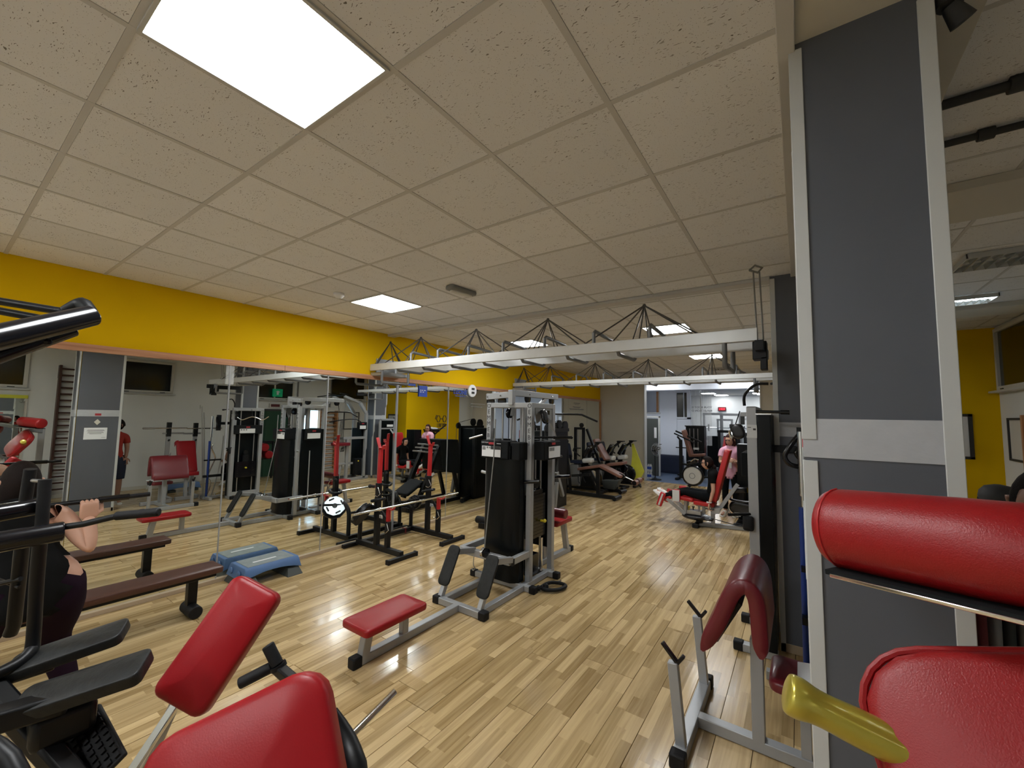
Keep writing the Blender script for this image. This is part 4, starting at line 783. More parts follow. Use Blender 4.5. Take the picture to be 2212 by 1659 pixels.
A.part('front_foot',MB().cyl((1.88,8.88,.052),(1.88,9.25,.052),.05,16),K); A.part('rear_foot',MB().beam((.34,8.85,.04),(.34,9.3,.04),.07,.07),K,.004)
A.part('bench_post',MB().beam((1.42,9.06,.08),(1.40,9.06,.72),.09,.06),K,.004); A.part('bench_brace',MB().beam((1.20,9.06,.66),(1.40,9.06,.30),.05,.05),K,.004); A.part('bench_frame',MB().beam((.95,9.06,.58),(1.45,9.06,.70),.07,.06).beam((1.45,9.06,.70),(2.02,9.06,.54),.07,.06),K,.004); A.part('link_beam',MB().beam((.72,9.06,.45),(1.2,9.06,.52),.07,.06),K,.004)
A.part('bench_pad',MB().pad((1.23,9.05,.70),V(.6,0,.13),(0,1,0),.60,.30,.06,.03,.012),'brownlight',label='brown rear bench pad'); A.part('bench_pad',MB().pad((1.76,9.05,.66),V(.55,0,-.22),(0,1,0),.58,.30,.06,.05,.012),'brownlight',label='brown front bench pad with a notch'); A.part('pad_notch',MB().cbox((1.99,9.05,.60),(.10,.06,.03),V(.93,0,-.37),(0,1,0),V(.37,0,.93)),'ink')
A.part('swing_arm',MB().cyl((2.02,9.12,.56),(2.30,9.1,.46),.014,8),'chrome'); A.part('ankle_roller',MB().cyl((2.35,8.86,.46),(2.35,9.02,.46),.062,18).cyl((2.35,9.08,.48),(2.35,9.28,.48),.062,18),'brownlight',.008); A.part('roller_cap',MB().cyl((2.35,8.85,.46),(2.35,8.86,.46),.05,16).cyl((2.35,9.02,.47),(2.35,9.08,.47),.055,16),'blackgloss'); A.part('knob',MB().beam((2.36,9.1,.44),(2.44,9.05,.36),.03),K)
A.part('pivot',MB().lathe([(.05,-.03),(.05,.03)],(2.02,9.05,.56),(0,1,0),16),K); A.part('handle',MB().tube([(.95,8.95,.48),(.98,8.9,.36),(1.02,8.9,.30)],.014,8).tube([(.95,9.15,.48),(.98,9.2,.36),(1.02,9.2,.30)],.014,8),K)
A.part('sticker_sheet',MB().box((.29,9.03,.20),(.37,9.039,.26)),'lightplastic')
A=Thing('leg_extension_machine','black leg extension machine with a brown backrest behind the leg curl','gym machine',(1.0,10.1,0))
tower_black(A,.36,10.2,1.62)
A.part('diagonal_post',MB().beam((.62,10.15,1.58),(1.02,10.1,.70),.06,.06),K,.004); A.part('base_beam',MB().beam((.30,10.2,.05),(1.68,9.98,.05),.07,.08),K,.005); A.part('front_foot',MB().cyl((1.68,9.80,.05),(1.70,10.12,.05),.05,16),K)
A.part('backrest',MB().pad((1.09,10.05,1.06),V(-.35,0,.56),(0,1,0),.62,.34,.07,.04,.012),'brownlight',label='brown leather backrest'); A.part('seat',MB().pad((1.50,10.05,.72),V(.45,0,.08),(0,1,0),.46,.36,.07,.04,.012),'brownlight'); A.part('seat_frame',MB().beam((1.0,10.08,.62),(1.66,10.08,.66),.07),K,.004); A.part('seat_post',MB().beam((1.5,10.05,.09),(1.45,10.05,.62),.07),K,.004)
A.part('lever',MB().lathe([(.09,-.03),(.09,.03)],(1.72,10.0,.62),(0,1,0),18).beam((1.70,10.0,.72),(1.68,10.0,.50),.09,.06),'blackgloss',.004); A.part('adjuster',MB().tube([(.72,10.0,.92),(.78,10.0,.94),(.80,10.0,.88),(.9,10.0,.94),(1.0,10.0,.93)],.014,8),K)
A.part('counter_guard',MB().box((.74,9.9,.10),(.92,10.1,.42)),'greyplastic',.01); A.part('foot_plate',MB().hexa([(1.2,9.9,.08),(1.5,9.9,.08),(1.5,10.15,.08),(1.2,10.15,.08),(1.15,9.9,.28),(1.62,9.9,.33),(1.62,10.15,.33),(1.15,10.15,.28)]),'riser',.01)
# ---- recumbent bikes and cross trainer
def recumbent(x,y,lab):
    T=Thing('recumbent_bike',lab,'exercise bike',(x,y,0)); 
    T.part('backrest',MB().pad((x-.05,y,1.0),V(-.22,0,1),(0,1,0),.40,.30,.06,.06,.01),'navy'); T.part('seat',MB().pad((x+.28,y,.74),V(1,0,.03),(0,1,0),.42,.34,.07,.08,.01),'navy'); T.part('seat_post',MB().beam((x+.05,y,.72),(x+.02,y,.9),.05),K)
    T.part('shroud',MB().hexa([(x-.1,y-.1,.12),(x+.35,y-.1,.12),(x+.35,y+.1,.12),(x-.1,y+.1,.12),(x+.05,y-.1,.66),(x+.30,y-.1,.68),(x+.30,y+.1,.68),(x+.05,y+.1,.66)]),'greyplastic',.03)
    T.part('base',MB().beam((x-.2,y,.07),(x+1.0,y,.07),.10,.05).beam((x-.15,y-.25,.04),(x-.15,y+.25,.04),.08,.06).beam((x+.95,y-.25,.04),(x+.95,y+.25,.04),.08,.06),K,.01)
    T.part('mast',MB().beam((1.10,11.2,.45),(1.30,11.2,1.02),.07,.09),K,.01); T.part('console',MB().pad((1.28,11.1,1.02),V(.45,0,.8),(0,1,0),.34,.28,.10,.05,.02),'blackgloss'); T.part('console_back',MB().pad((1.36,11.1,1.10),V(.45,0,.8),(0,1,0),.10,.10,.02,.02),'lightplastic')
    T.part('console_arm',MB().beam((1.36,11.2,1.12),(1.52,11.2,1.25),.10,.05),K,.008); T.part('phone_shelf',MB().box((1.46,11.1,1.25),(1.62,11.3,1.28)).beam((1.47,11.15,1.25),(1.50,11.15,1.10),.04,.02),K,.004)
    T.part('handlebar',MB().tube([(1.10,11.0,.90),(.98,11.0,.98),(.90,11.0,1.04),(.93,11.0,1.10),(1.10,11.05,1.10)],.016,10),K); T.part('hand_grip',MB().pad((1.28,11.1,.80),(1,0,.1),(0,1,0),.26,.24,.12,.05),'lightplastic')
    T.part('flywheel',MB().lathe([(.03,-.05),(.24,-.045),(.26,0),(.24,.045),(.03,.05)],(1.36,11.2,.34),(0,1,0),28),'blackgloss'); T.part('flywheel_rim',MB().lathe([(.20,-.052),(.22,-.054),(.22,.054),(.20,.052)],(1.36,11.2,.34),(0,1,0),28),'chrome'); T.part('body',MB().hexa([(1.05,11.12,.10),(1.5,11.12,.10),(1.5,11.28,.10),(1.05,11.28,.10),(1.12,11.12,.72),(1.30,11.12,.66),(1.30,11.28,.66),(1.12,11.28,.72)]),K,.04)
    return T
r1=recumbent(.70,11.2,'recumbent bike with dark navy seat and tilted black console nearest the end wall'); r2=dup(r1.o,(.35,9.66,0),None,'recumbent bike with dark navy seat between the two leg machines'); r3=dup(r1.o,(.55,10.66,0),None,'recumbent bike with dark navy seat right behind the leg extension')
b=MB(); n=10
for k in range(n):
    t0=k/n; y=11.30+.02*math.sin(k*1.3)
    b.hexa([(1.44+.30*t0,y-.005,1.16-.78*t0),(1.46+.31*t0,y-.005,1.18-.78*t0),(1.46+.31*t0,y,1.18-.78*t0),(1.44+.30*t0,y,1.16-.78*t0)]+[(1.40+.10*t0,y-.005,1.16-.80*t0),(1.40+.10*t0,y-.005,1.16-.80*t0),(1.40+.10*t0,y,1.16-.80*t0),(1.40+.10*t0,y,1.16-.80*t0)])
tw=MB().prism([(1.44,1.17),(1.50,1.18),(1.80,.42),(1.72,.26),(1.58,.12),(1.45,.14),(1.42,.5),(1.46,.9)],(0,11.40,0),(1,0,0),(0,0,1),.02)
solo('yellow_bag',tw,'yellowtowel','translucent yellow tapering bag hanging from the exercise bike console','bag',(1.6,11.35,.12),.006)
# ---- abductor machine with the seated woman
A=Thing('abductor_machine','silver thigh machine with a tall red backrest and red knee pads carrying a seated woman','gym machine',(4.0,7.75,0))
yc=7.80
A.part('backrest',MB().pad((4.255,yc,.93),V(-.235,0,-.90),(0,1,0),.93,.34,.085,.04,.012),'redpaint',label='tall red backrest'); A.part('seat',MB().pad((3.98,yc,.425),V(1,0,-.03),(0,1,0),.34,.38,.065,.05,.012),'redpaint',label='red seat cushion')
A.part('seat_frame',MB().beam((3.83,yc,.375),(4.2,yc,.37),.14,.035),S,.004); A.part('seat_post',MB().beam((4.10,yc,.05),(4.10,yc,.37),.06),S,.004); A.part('stay',MB().beam((4.20,yc,.33),(4.50,yc,.80),.05,.06),S,.004); A.part('stay_plate',MB().prism([(-.02,0),(.12,.02),(.14,.12),(.02,.10)],(4.10,yc-.04,.26),(1,0,0),(0,0,1),.08),S,.004)
A.part('pivot_post',MB().beam((3.88,yc-.02,.22),(3.88,yc-.02,.37),.03).beam((3.95,yc+.03,.22),(3.95,yc+.03,.37),.05),S,.003); A.part('arm_drum',MB().box((3.68,yc-.08,.20),(3.92,yc+.08,.27)),'steel',.006); A.part('turntable',MB().lathe([(.20,-.02),(.23,0),(.23,.025),(.20,.03)],(3.82,yc,.155),(0,0,1),28),'blackgloss'); A.part('turntable',MB().box((3.82,yc-.15,.14),(4.12,yc+.15,.175)),'blackgloss',.01)
A.part('base_beam',MB().beam((3.86,yc,.036),(5.05,yc+.30,.036),.065),S,.004); A.part('front_foot',MB().beam((3.85,yc-.18,.036),(3.85,yc+.3,.036),.07),'blackgloss',.01); cap(A,(3.85,yc-.20,.038),(.1,.06,.07)); A.part('cable',MB().tube([(4.08,yc+.02,.16),(4.5,yc+.12,.07),(5.0,yc+.25,.06)],.007,6),'ink')
A.part('stand',MB().cyl((3.88,yc,.06),(3.88,yc,.15),.06,14),'black'); A.part('selector_knob',MB().cyl((3.72,yc-.06,.27),(3.72,yc-.06,.315),.010).ball((3.72,yc-.06,.325),.02,8),'yellowknob'); A.part('selector_knob',MB().cyl((3.78,yc,.27),(3.78,yc,.315),.01).cyl((3.78,yc,.315),(3.78,yc,.33),.025,10),'ink')
for s_ in (-1,1):
    y=yc+s_*.17
    A.part('swing_arm',MB().beam((3.66,y*.5+yc*.5,.20),(3.67,y*.5+yc*.5,.46),.045,.055).beam((3.66,y*.6+yc*.4,.20),(3.36,y,.44),.045,.055),S,.003)
    A.part('thigh_pad',MB().pad((3.70,yc+s_*.14,.475),(1,0,-.10),(0,1,0),.24,.12,.07,.03),'redpaint'); A.part('knee_pad',MB().pad((3.55,yc+s_*.25,.53),(1,0,0),(0,0,1),.13,.22,.05,.02),'redpaint'); A.part('knee_pad_board',MB().cbox((3.55,yc+s_*.285,.53),(.12,.012,.20)),'silverlight',.004)
    A.part('calf_pad',MB().pad((3.34,yc+s_*.12,.44),(1,0,.35),(0,1,0),.22,.13,.06,.03),'redpaint'); A.part('foot_pad',MB().pad((3.28,yc+s_*.24,.43),(.35,0,1),(1,0,0),.26,.10,.05,.02),'redpaint'); A.part('foot_pad_board',MB().cbox((3.28,yc+s_*.27,.43),(.03,.012,.22),V(1,0,-.35).normalized(),(0,1,0),V(.35,0,1).normalized()),'silverlight',.003)
A.part('side_handle',MB().tube([(4.02,yc-.20,.36),(4.14,yc-.24,.36),(4.16,yc-.24,.37)],.013,8),'ink')
# stack tower of the abductor, beside the cable station
A.part('stack_shroud',MB().box((4.42,8.50,.0),(4.78,8.80,1.45)),'shroud',.01)
# ---- black glossy bike near the second column, dark bar rack right of the pink shirt
T=Thing('spin_bike','black glossy exercise bike with rounded shrouds between the thigh machine and the column','exercise bike',(4.5,8.2,0))
T.part('body',MB().pad((4.52,8.2,.34),(1,0,-.1),(0,0,1),.40,.22,.22,.10,.02),'blackgloss'); T.part('handle_loop',MB().tube([(4.36,8.05,.58),(4.34,8.05,.52),(4.38,8.02,.49),(4.55,8.0,.48),(4.68,8.0,.49)],.022,12,smoothn=3),'blackgloss'); T.part('seat_hood',MB().pad((4.50,8.15,.66),(1,0,.1),(0,1,0),.24,.20,.10,.06,.02),'blackgloss'); T.part('column',MB().beam((4.5,8.2,.4),(4.52,8.2,.66),.12,.10),K,.02); T.part('base',MB().box((4.42,8.02,.0),(4.75,8.4,.09)).cyl((4.42,8.0,.045),(4.42,8.1,.045),.04,14),K,.01); T.part('badge',MB().box((4.40,8.085,.20),(4.50,8.09,.27)),'lightplastic'); T.part('rim',MB().tube([(4.32,8.09,.42),(4.31,8.09,.32),(4.36,8.09,.22),(4.46,8.09,.17)],.008,8,smoothn=3),'chrome')
T=Thing('stationary_bike','exercise bike with a round pale flywheel cover beyond the seated woman','exercise bike',(3.05,11.8,0))
T.part('flywheel_cover',MB().lathe([(.01,-.07),(.215,-.065),(.23,-.03),(.23,.03),(.215,.065),(.01,.07)],(3.02,11.6,.40),(0,1,0),32),'lightplastic'); T.part('cover_rim',MB().tube([(3.02+.25*math.cos(a),11.6,.40+.25*math.sin(a)) for a in [2*PI*k/28 for k in range(29)]],.03,8),'blackgloss'); T.part('badge',MB().tube([(3.02+.07*math.cos(a),11.525,.40+.07*math.sin(a)) for a in [2*PI*k/16 for k in range(17)]],.006,6),'greyink')
T.part('console',MB().pad((3.02,11.6,.76),(1,0,.3),(0,1,0),.28,.20,.10,.05,.02),'blackgloss'); T.part('frame',MB().beam((2.95,11.6,.70),(2.9,11.6,.4),.08,.08).beam((2.92,11.6,.10),(2.98,11.6,.20),.06,.08).beam((2.8,11.6,.04),(3.6,11.6,.04),.1,.06).beam((2.85,11.35,.03),(2.85,11.85,.03),.07,.05),K,.012); T.part('handlebar',MB().tube([(3.0,11.5,.78),(3.1,11.45,.86),(3.2,11.45,.84)],.014,8),'chrome')
# ---- beyond the opening
T=Thing('floor_fan','black pedestal fan on a round base just inside the opening','fan',(1.64,13.0,0))
T.part('base',MB().lathe([(.19,0),(.18,.02),(.06,.04),(.03,.06)],(1.64,13.0,0),(0,0,1),24),K); T.part('pole',MB().cyl((1.64,13.0,.05),(1.64,13.0,.86),.014,10),K); T.part('motor',MB().lathe([(.03,-.14),(.06,-.10),(.065,0),(.04,.03)],(1.64,13.0,.92),(.8,-.5,.1),18),K)
b=MB(); cc=V(1.70,12.965,.93); d_,s_,u_=frame((.8,-.5,.1))
for rr_,off_ in ((.20,.0),(.16,.05),(.10,.065),(.16,-.05)): b.tube([cc+d_*off_+(s_*math.cos(a)+u_*math.sin(a))*rr_ for a in [2*PI*k/24 for k in range(25)]],.003,5)
for k in range(16):
    a=2*PI*k/16; q=s_*math.cos(a)+u_*math.sin(a); b.tube([cc+d_*.07+q*.02,cc+d_*.06+q*.12,cc+q*.20,cc-d_*.06+q*.12,cc-d_*.07+q*.03],.0016,4)
T.part('cage',b,'steel')
for k in range(3):
    a=2*PI*k/3+.6; q=s_*math.cos(a)+u_*math.sin(a); t_=-s_*math.sin(a)+u_*math.cos(a); T.part('blade',MB().pad(cc+q*.095,q,t_*.9+d_*.4,.14,.10,.006,.04,.001),'ink')
solo('gym_mat',MB().pad((1.56,14.99,.315),(1,0,0),(0,0,1),.96,.62,.26,.03,.008),'navy','thick folded navy gym mat standing against the cool white wall','mat',(1.56,15.0,.01))
T=Thing('bottle_pack','shrink wrapped pack of water bottles beside the opening frame','bottles',(1.47,12.9,0))
b0=MB().lathe([(.032,0),(.034,.06),(.030,.11),(.034,.16),(.02,.21),(.014,.22),(.014,.235)],(1.47,12.9,0),(0,0,1),10).mesh('bottle',T.off); b0.materials.append(MATS['clear'])
for i in range(3):
    for j in range(2):
        o=bpy.data.objects.new('bottle',b0); COL.objects.link(o); o.parent=T.o; o.location=(-.07+.07*i,-.035+.07*j,0.0)
        o=bpy.data.objects.new('bottle',b0); COL.objects.link(o); o.parent=T.o; o.location=(-.07+.07*i,-.035+.07*j,.24)
T.part('wrap_print',MB().box((1.365,12.83,.08),(1.575,12.832,.16)).box((1.365,12.83,.32),(1.575,12.832,.40)),'bluesticker')
T=Thing('door_frame','white door frame holding a dark cabinet just left inside the opening','cabinet',(1.25,13.9,0)); T.part('jamb',MB().box((1.52,13.85,0),(1.57,13.9,1.98)).box((1.1,13.85,1.93),(1.57,13.9,1.98)),'trimwhite',.003); T.part('panel',MB().box((1.1,13.86,0),(1.50,13.9,1.90)),'riser',.004); T.part('sheet',MB().box((1.38,13.85,1.25),(1.46,13.86,1.6)),'paper'); T.part('handle',MB().cyl((1.55,13.84,1.05),(1.62,13.84,1.05),.012),'ink')
T=Thing('weight_cabinet','black weight stack cabinet beyond the fan in the bright room','gym machine',(2.6,14.0,0)); T.part('cabinet',MB().box((2.37,13.9,.05),(2.92,14.3,1.66)),'shroud',.01); T.part('top',MB().box((2.34,13.88,1.66),(2.95,14.33,1.70)),'blackgloss',.01)
for x in (2.5,2.62,2.74): T.part('guide_rod',MB().cyl((x,13.87,.7),(x,13.87,1.6),.01,8),'steel')
T.part('label_plate',MB().box((2.60,13.86,.94),(2.76,13.88,1.0)),'lightplastic'); T.part('weight_block',MB().box((2.43,13.84,.2),(2.86,13.9,.9)),'blackmatte',.01)
T=Thing('leg_press','leg press with a brown reclined backrest and dark tubular frame in the bright room','gym machine',(2.3,13.4,0))
T.part('backrest',MB().pad((2.51,13.5,1.15),V(-.22,0,.82),(0,1,0),.85,.36,.09,.05,.01),'brownlight'); T.part('seat',MB().pad((2.80,13.5,.80),V(1,0,.12),(0,1,0),.40,.36,.07,.04,.01),'brownlight')
T.part('frame',MB().beam((2.15,13.5,1.52),(2.9,13.5,1.2),.05,.05).beam((2.15,13.3,1.45),(2.75,13.3,1.18),.04,.04).beam((2.30,13.5,.05),(2.30,13.5,1.25),.09,.09).beam((2.2,13.5,1.35),(2.32,13.5,1.2),.05).beam((2.15,13.5,1.0),(2.6,13.5,1.0),.04,.03).beam((2.25,13.5,.50),(3.1,13.5,.45),.06).beam((2.2,13.5,.15),(3.2,13.5,.15),.08,.05).beam((2.2,13.3,.04),(2.2,13.8,.04),.08,.06).beam((3.2,13.3,.04),(3.2,13.8,.04),.08,.06).beam((2.85,13.5,.1),(2.85,13.5,.8),.06),K,.006)
# crowd of machines in the bright room
def farmachine(x,y,h,lab,kind=0,m_='silver',pad_='redpaint',name='gym_machine',w_=.6):
    T=Thing(name,lab,'gym machine',(x,y,0))
    T.part('post',MB().beam((x,y,0),(x,y,h),.08),m_,.006); T.part('post',MB().beam((x+w_,y,0),(x+w_,y,h),.08),m_,.006); T.part('top_beam',MB().beam((x-.05,y,h),(x+w_+.05,y,h),.09),m_,.006); T.part('base_beam',MB().beam((x-.1,y,.04),(x+w_+.1,y,.04),.08).beam((x+w_/2,y-.5,.04),(x+w_/2,y+.5,.04),.08),m_,.006)
    T.part('weight_block',MB().box((x+.1,y-.1,.1),(x+w_-.1,y+.1,h*.6)),'blackmatte',.01)
    if kind==1: T.part('backrest',MB().pad((x+w_/2,y-.45,.95),V(.15,.25,1),(1,0,0),.75,.3,.08,.04),pad_); T.part('seat',MB().pad((x+w_/2,y-.62,.5),(0,1,0),(1,0,0),.4,.34,.08,.04),pad_)
    if kind==2: T.part('bar',MB().cyl((x-.5,y-.1,h*.8),(x+w_+.6,y-.1,h*.8),.015,8),'chrome'); T.part('bar_plate',MB().cyl((x-.4,y-.1,h*.8),(x-.36,y-.1,h*.8),.18,16).cyl((x+w_+.4,y-.1,h*.8),(x+w_+.45,y-.1,h*.8),.18,16),'blackgloss')
    return T
for a in ((2.35,17.2,2.12,'tall grey cable tower behind the clear partition',0,'silver'),(3.0,17.0,2.1,'grey cable tower with red board in the bright room',0,'silver'),(3.4,19.5,1.95,'silver rack with a loaded bar far in the bright room',2,'silverlight'),(3.1,15.6,1.5,'dark seated machine with a red backrest in the bright room',1,'black'),(3.95,14.9,1.45,'dark machine with a red backrest behind the pink shirt',1,'black'),(2.2,21.5,1.9,'farthest silver rack left in the bright room',2,'silverlight'),(4.3,18.5,2.0,'silver rack right in the bright room',2,'silverlight'),(4.9,16.2,1.6,'dark machine at the right end of the bright room',1,'black'),(3.6,22.5,1.8,'far dark rack under the red display',2,'black')): farmachine(*a)
# ---- things only the mirror shows: window wall side
def wallbars(y0,y1,z0,z1,n,m_,lab):
    T=Thing('wall_bars',lab,'wall bars',(7.85,(y0+y1)/2,0))
    for y in (y0,y1): T.part('side_board',MB().box((7.78,y-.02,z0),(7.95,y+.02,z1)),m_,.004)
    me=MB().cyl((7.82,y0,0),(7.82,y1,0),.018,10).mesh('rung',T.off); me.materials.append(MATS[m_])
    for k in range(n): o=bpy.data.objects.new('rung',me); COL.objects.link(o); o.parent=T.o; o.location=(0,0,z0+.12+(z1-z0-.2)*k/(n-1))
    return T
wallbars(1.38,1.98,.08,2.88,20,'wooddark','dark wooden climbing bars on the wall behind the nearest column'); wallbars(7.36,7.94,.05,2.03,14,'woodlight','light wooden climbing bars in the corner beside the glazed door')
T=Thing('incline_bench','press rack with two uprights and a red tilted backrest before the window wall','gym machine',(6.04,3.18,0))
for y in (2.88,3.34): T.part('upright',MB().beam((6.09,y,.03),(6.04,y,1.62),.07),S,.005); T.part('upright_sleeve',MB().beam((6.052,y,1.35),(6.042,y,1.66),.078),K,.004); T.part('bar_hook',MB().beam((6.04,y,1.50),(5.94,y,1.52),.03).beam((6.05,y,1.25),(5.97,y,1.28),.03),K,.003); T.part('foot',MB().beam((5.72,y,.04),(6.34,y,.04),.07),S,.004)
T.part('cross_beam',MB().beam((6.06,2.78,1.42),(6.06,3.44,1.42),.035).beam((6.06,2.83,.8),(6.06,3.38,.8),.06),'steel',.003)
T.part('backrest',MB().pad((5.79,3.13,.92),V(.30,0,.75),(0,1,0),.72,.34,.08,.04,.01),'red'); T.part('seat',MB().pad((5.62,3.13,.56),V(1,0,-.1),(0,1,0),.24,.34,.08,.04,.01),'red'); T.part('bench_frame',MB().beam((5.66,3.13,.47),(6.04,3.13,.47),.06).beam((5.72,3.13,.05),(5.72,3.13,.47),.06).beam((5.72,2.95,.04),(5.72,3.33,.04),.07),S,.004)
T=Thing('barbell','long barbell resting on the uprights of the red incline bench','barbell',(5.98,3.13,1.53)); T.part('shaft',MB().cyl((5.985,2.5,1.535),(5.985,3.8,1.535),.0135,10),'chrome'); T.part('sleeve',MB().cyl((5.985,2.42,1.535),(5.985,2.62,1.535),.02,12).cyl((5.985,3.68,1.535),(5.985,3.84,1.535),.02,12),'steel')
T=Thing('bar_tree','bar holder with a tall dark blue post between the first two columns','bar rack',(5.405,3.41,0)); T.part('post',MB().cyl((5.392,3.41,.05),(5.398,3.41,1.27),.021,14),'bluepole'); T.part('base',MB().beam((5.145,3.41,.035),(5.645,3.41,.035),.06).beam((5.405,3.35,.035),(5.405,3.68,.035),.06),S,.004); T.part('shelf',MB().beam((5.405,3.33,.85),(5.405,3.65,.85),.05,.03),K); T.part('shelf',MB().beam((5.405,3.33,.5),(5.405,3.83,.5),.06,.05),K)
T=Thing('straight_bar','long straight bar standing in the blue bar holder','bar',(5.405,3.45,.06)); T.part('shaft',MB().cyl((5.405,3.43,.06),(5.405,3.43,1.82),.013,10),'chrome'); T.part('sleeve',MB().cyl((5.405,3.43,1.35),(5.405,3.43,1.82),.022,12),'chrome')
for k,(y,yt,zt,l) in enumerate(((3.53,3.40,2.05,'thin long bar leaning in the blue bar holder, tallest one'),(3.56,3.45,1.9,'long bar leaning beside the tallest bar of the holder'),(3.70,3.86,1.38,'curl bar leaning outward right of the blue post'))): solo('leaning_bar',MB().tube([(5.445,y-.17,.06),(5.445,(y+yt)/2-.17+(.05 if k==2 else 0),zt*.55),(5.445,yt-.17,zt)],.012,8,smoothn=4),'steel',l,'bar',(5.445,y-.17,.05))
solo('curl_bar',MB().tube([(5.425,3.45,.10),(5.43,3.49,.35),(5.43,3.43,.5),(5.43,3.51,.75),(5.43,3.55,.9),(5.43,3.47,1.1),(5.43,3.49,1.2)],.013,8,smoothn=3),'chrome','zigzag chrome curl bar standing against the blue post','bar',(5.43,3.48,.05))
b=MB()
for k in range(7):
    a=k*1.1; b.tube([(5.445+.12*math.cos(a)+.03*k-.1,3.58+.1*math.sin(a)+.05*k-.1,.015+.01*k),(5.52+.12*math.cos(a+1)+.03*k-.1,3.63+.1*math.sin(a+1)+.05*k-.1,.02+.01*k)],.010,6)
solo('chain_heap',b,'chrome','small heap of chrome chain and clips on the foot of the bar holder','chain',(5.495,3.63,0))
st2=Thing('aerobic_step','blue aerobic step on the floor under the incline bench before the window wall','step',(7.0,3.45,0)); stepbody(st2,6.85,7.2,3.1,3.8,.05,.20); st2.part('riser',MB().box((6.86,3.15,0),(7.18,3.3,.06)).box((6.86,3.6,0),(7.18,3.75,.06)),'riser')
# assisted dip and chin machine
G=Thing('chin_dip_machine','tall silver assisted chin and dip machine with swept arms before the climbing bars','gym machine',(5.2,7.2,0))
for x in (5.35,5.95): G.part('post',MB().beam((x,7.35,.03),(x,7.35,1.95),.08),S,.005); G.part('bent_beam',MB().beam((x,7.35,1.93),(x,7.12,2.25),.08).beam((x,7.12,2.25),(x,6.60,2.42),.07),S,.005); G.part('foot',MB().beam((x,6.6,.04),(x,7.5,.04),.08),S,.004)
G.part('chin_bar',MB().tube([(5.1,6.3,2.40),(5.2,6.5,2.44),(6.1,6.5,2.44),(6.2,6.3,2.40)],.017,10),K); G.part('chin_bar',MB().cyl((5.35,6.72,2.47),(5.35,6.45,2.5),.017,10).cyl((5.95,6.72,2.47),(5.95,6.45,2.5),.017,10),K)
G.part('mid_post',MB().beam((5.35,6.75,.05),(5.35,6.75,1.22),.075),S,.005); G.part('mid_beam',MB().beam((5.35,6.6,1.22),(5.35,7.35,1.22),.07).beam((5.35,6.75,1.2),(5.95,6.75,1.2),.06),S,.005); G.part('dip_pad',MB().pad((5.35,6.55,1.06),(0,1,0),(1,0,0),.42,.36,.09,.05,.01),'maroon'); G.part('knee_post',MB().beam((5.35,6.5,.05),(5.4,6.62,.5),.06).beam((5.35,6.5,.5),(5.35,6.95,.5),.05),S,.004)
G.part('shroud',MB().box((5.42,7.25,.1),(5.88,7.45,1.5)),'shroud',.008); G.part('weight_block',MB().box((5.30,7.0,.15),(5.42,7.25,.62)),'blackmatte',.005); G.part('selector_pin',MB().ball((5.29,7.1,.55),.022,8),'yellowknob'); G.part('panel_box',MB().box((5.28,7.05,1.45),(5.36,7.34,1.68)),'blackmatte',.008); G.part('info_plate',MB().box((5.272,7.1,1.48),(5.28,7.30,1.58)),'paper'); G.part('logo_plate',MB().box((5.272,7.16,1.62),(5.28,7.24,1.65)),'panelred')
G.part('cable',MB().cyl((5.33,6.62,2.3),(5.33,6.62,1.95),.008,6),'chrome'); G.part('wide_bar',MB().tube([(5.30,6.15,1.68),(5.30,6.5,1.74),(5.30,7.0,1.76),(5.30,7.2,1.62)],.014,8,smoothn=2),K,label='black bar hanging from the cable'); 
for k in range(4): G.part('strap',MB().tube([(5.28,6.48+.03*k,1.72),(5.27,6.45+.04*k,1.2),(5.27,6.5+.03*k,.85),(5.28,6.55+.03*k,1.0)],.008,6,smoothn=3),'ink')
# pulley machine beside third column, behind the thigh machine in the mirror
Z=Thing('pulley_machine','silver framed machine with black weight cover and white lever standing before the third column','gym machine',(5.13,7.9,0))
for y in (7.72,8.24): Z.part('post',MB().beam((5.13,y,.03),(5.13,y,1.76),.06),S,.004)
Z.part('top_beam',MB().beam((5.13,7.7,1.75),(5.13,8.27,1.75),.06).beam((5.13,7.7,1.48),(5.13,8.27,1.48),.05),S,.004); Z.part('panel_box',MB().box((5.10,7.75,1.5),(5.15,8.21,1.72)),'shroud',.004); Z.part('info_plate',MB().box((5.093,7.95,1.53),(5.10,8.18,1.60)),'paper'); Z.part('shroud',MB().box((5.11,7.76,.15),(5.21,8.21,1.46)),'shroud',.006); Z.part('lever',MB().beam((5.12,8.1,1.45),(4.95,8.4,1.0),.05,.04),'silverlight',.004); Z.part('foot',MB().beam((5.0,7.7,.03),(5.23,7.7,.03),.06).beam((5.0,8.24,.03),(5.23,8.24,.03),.06),S,.003)
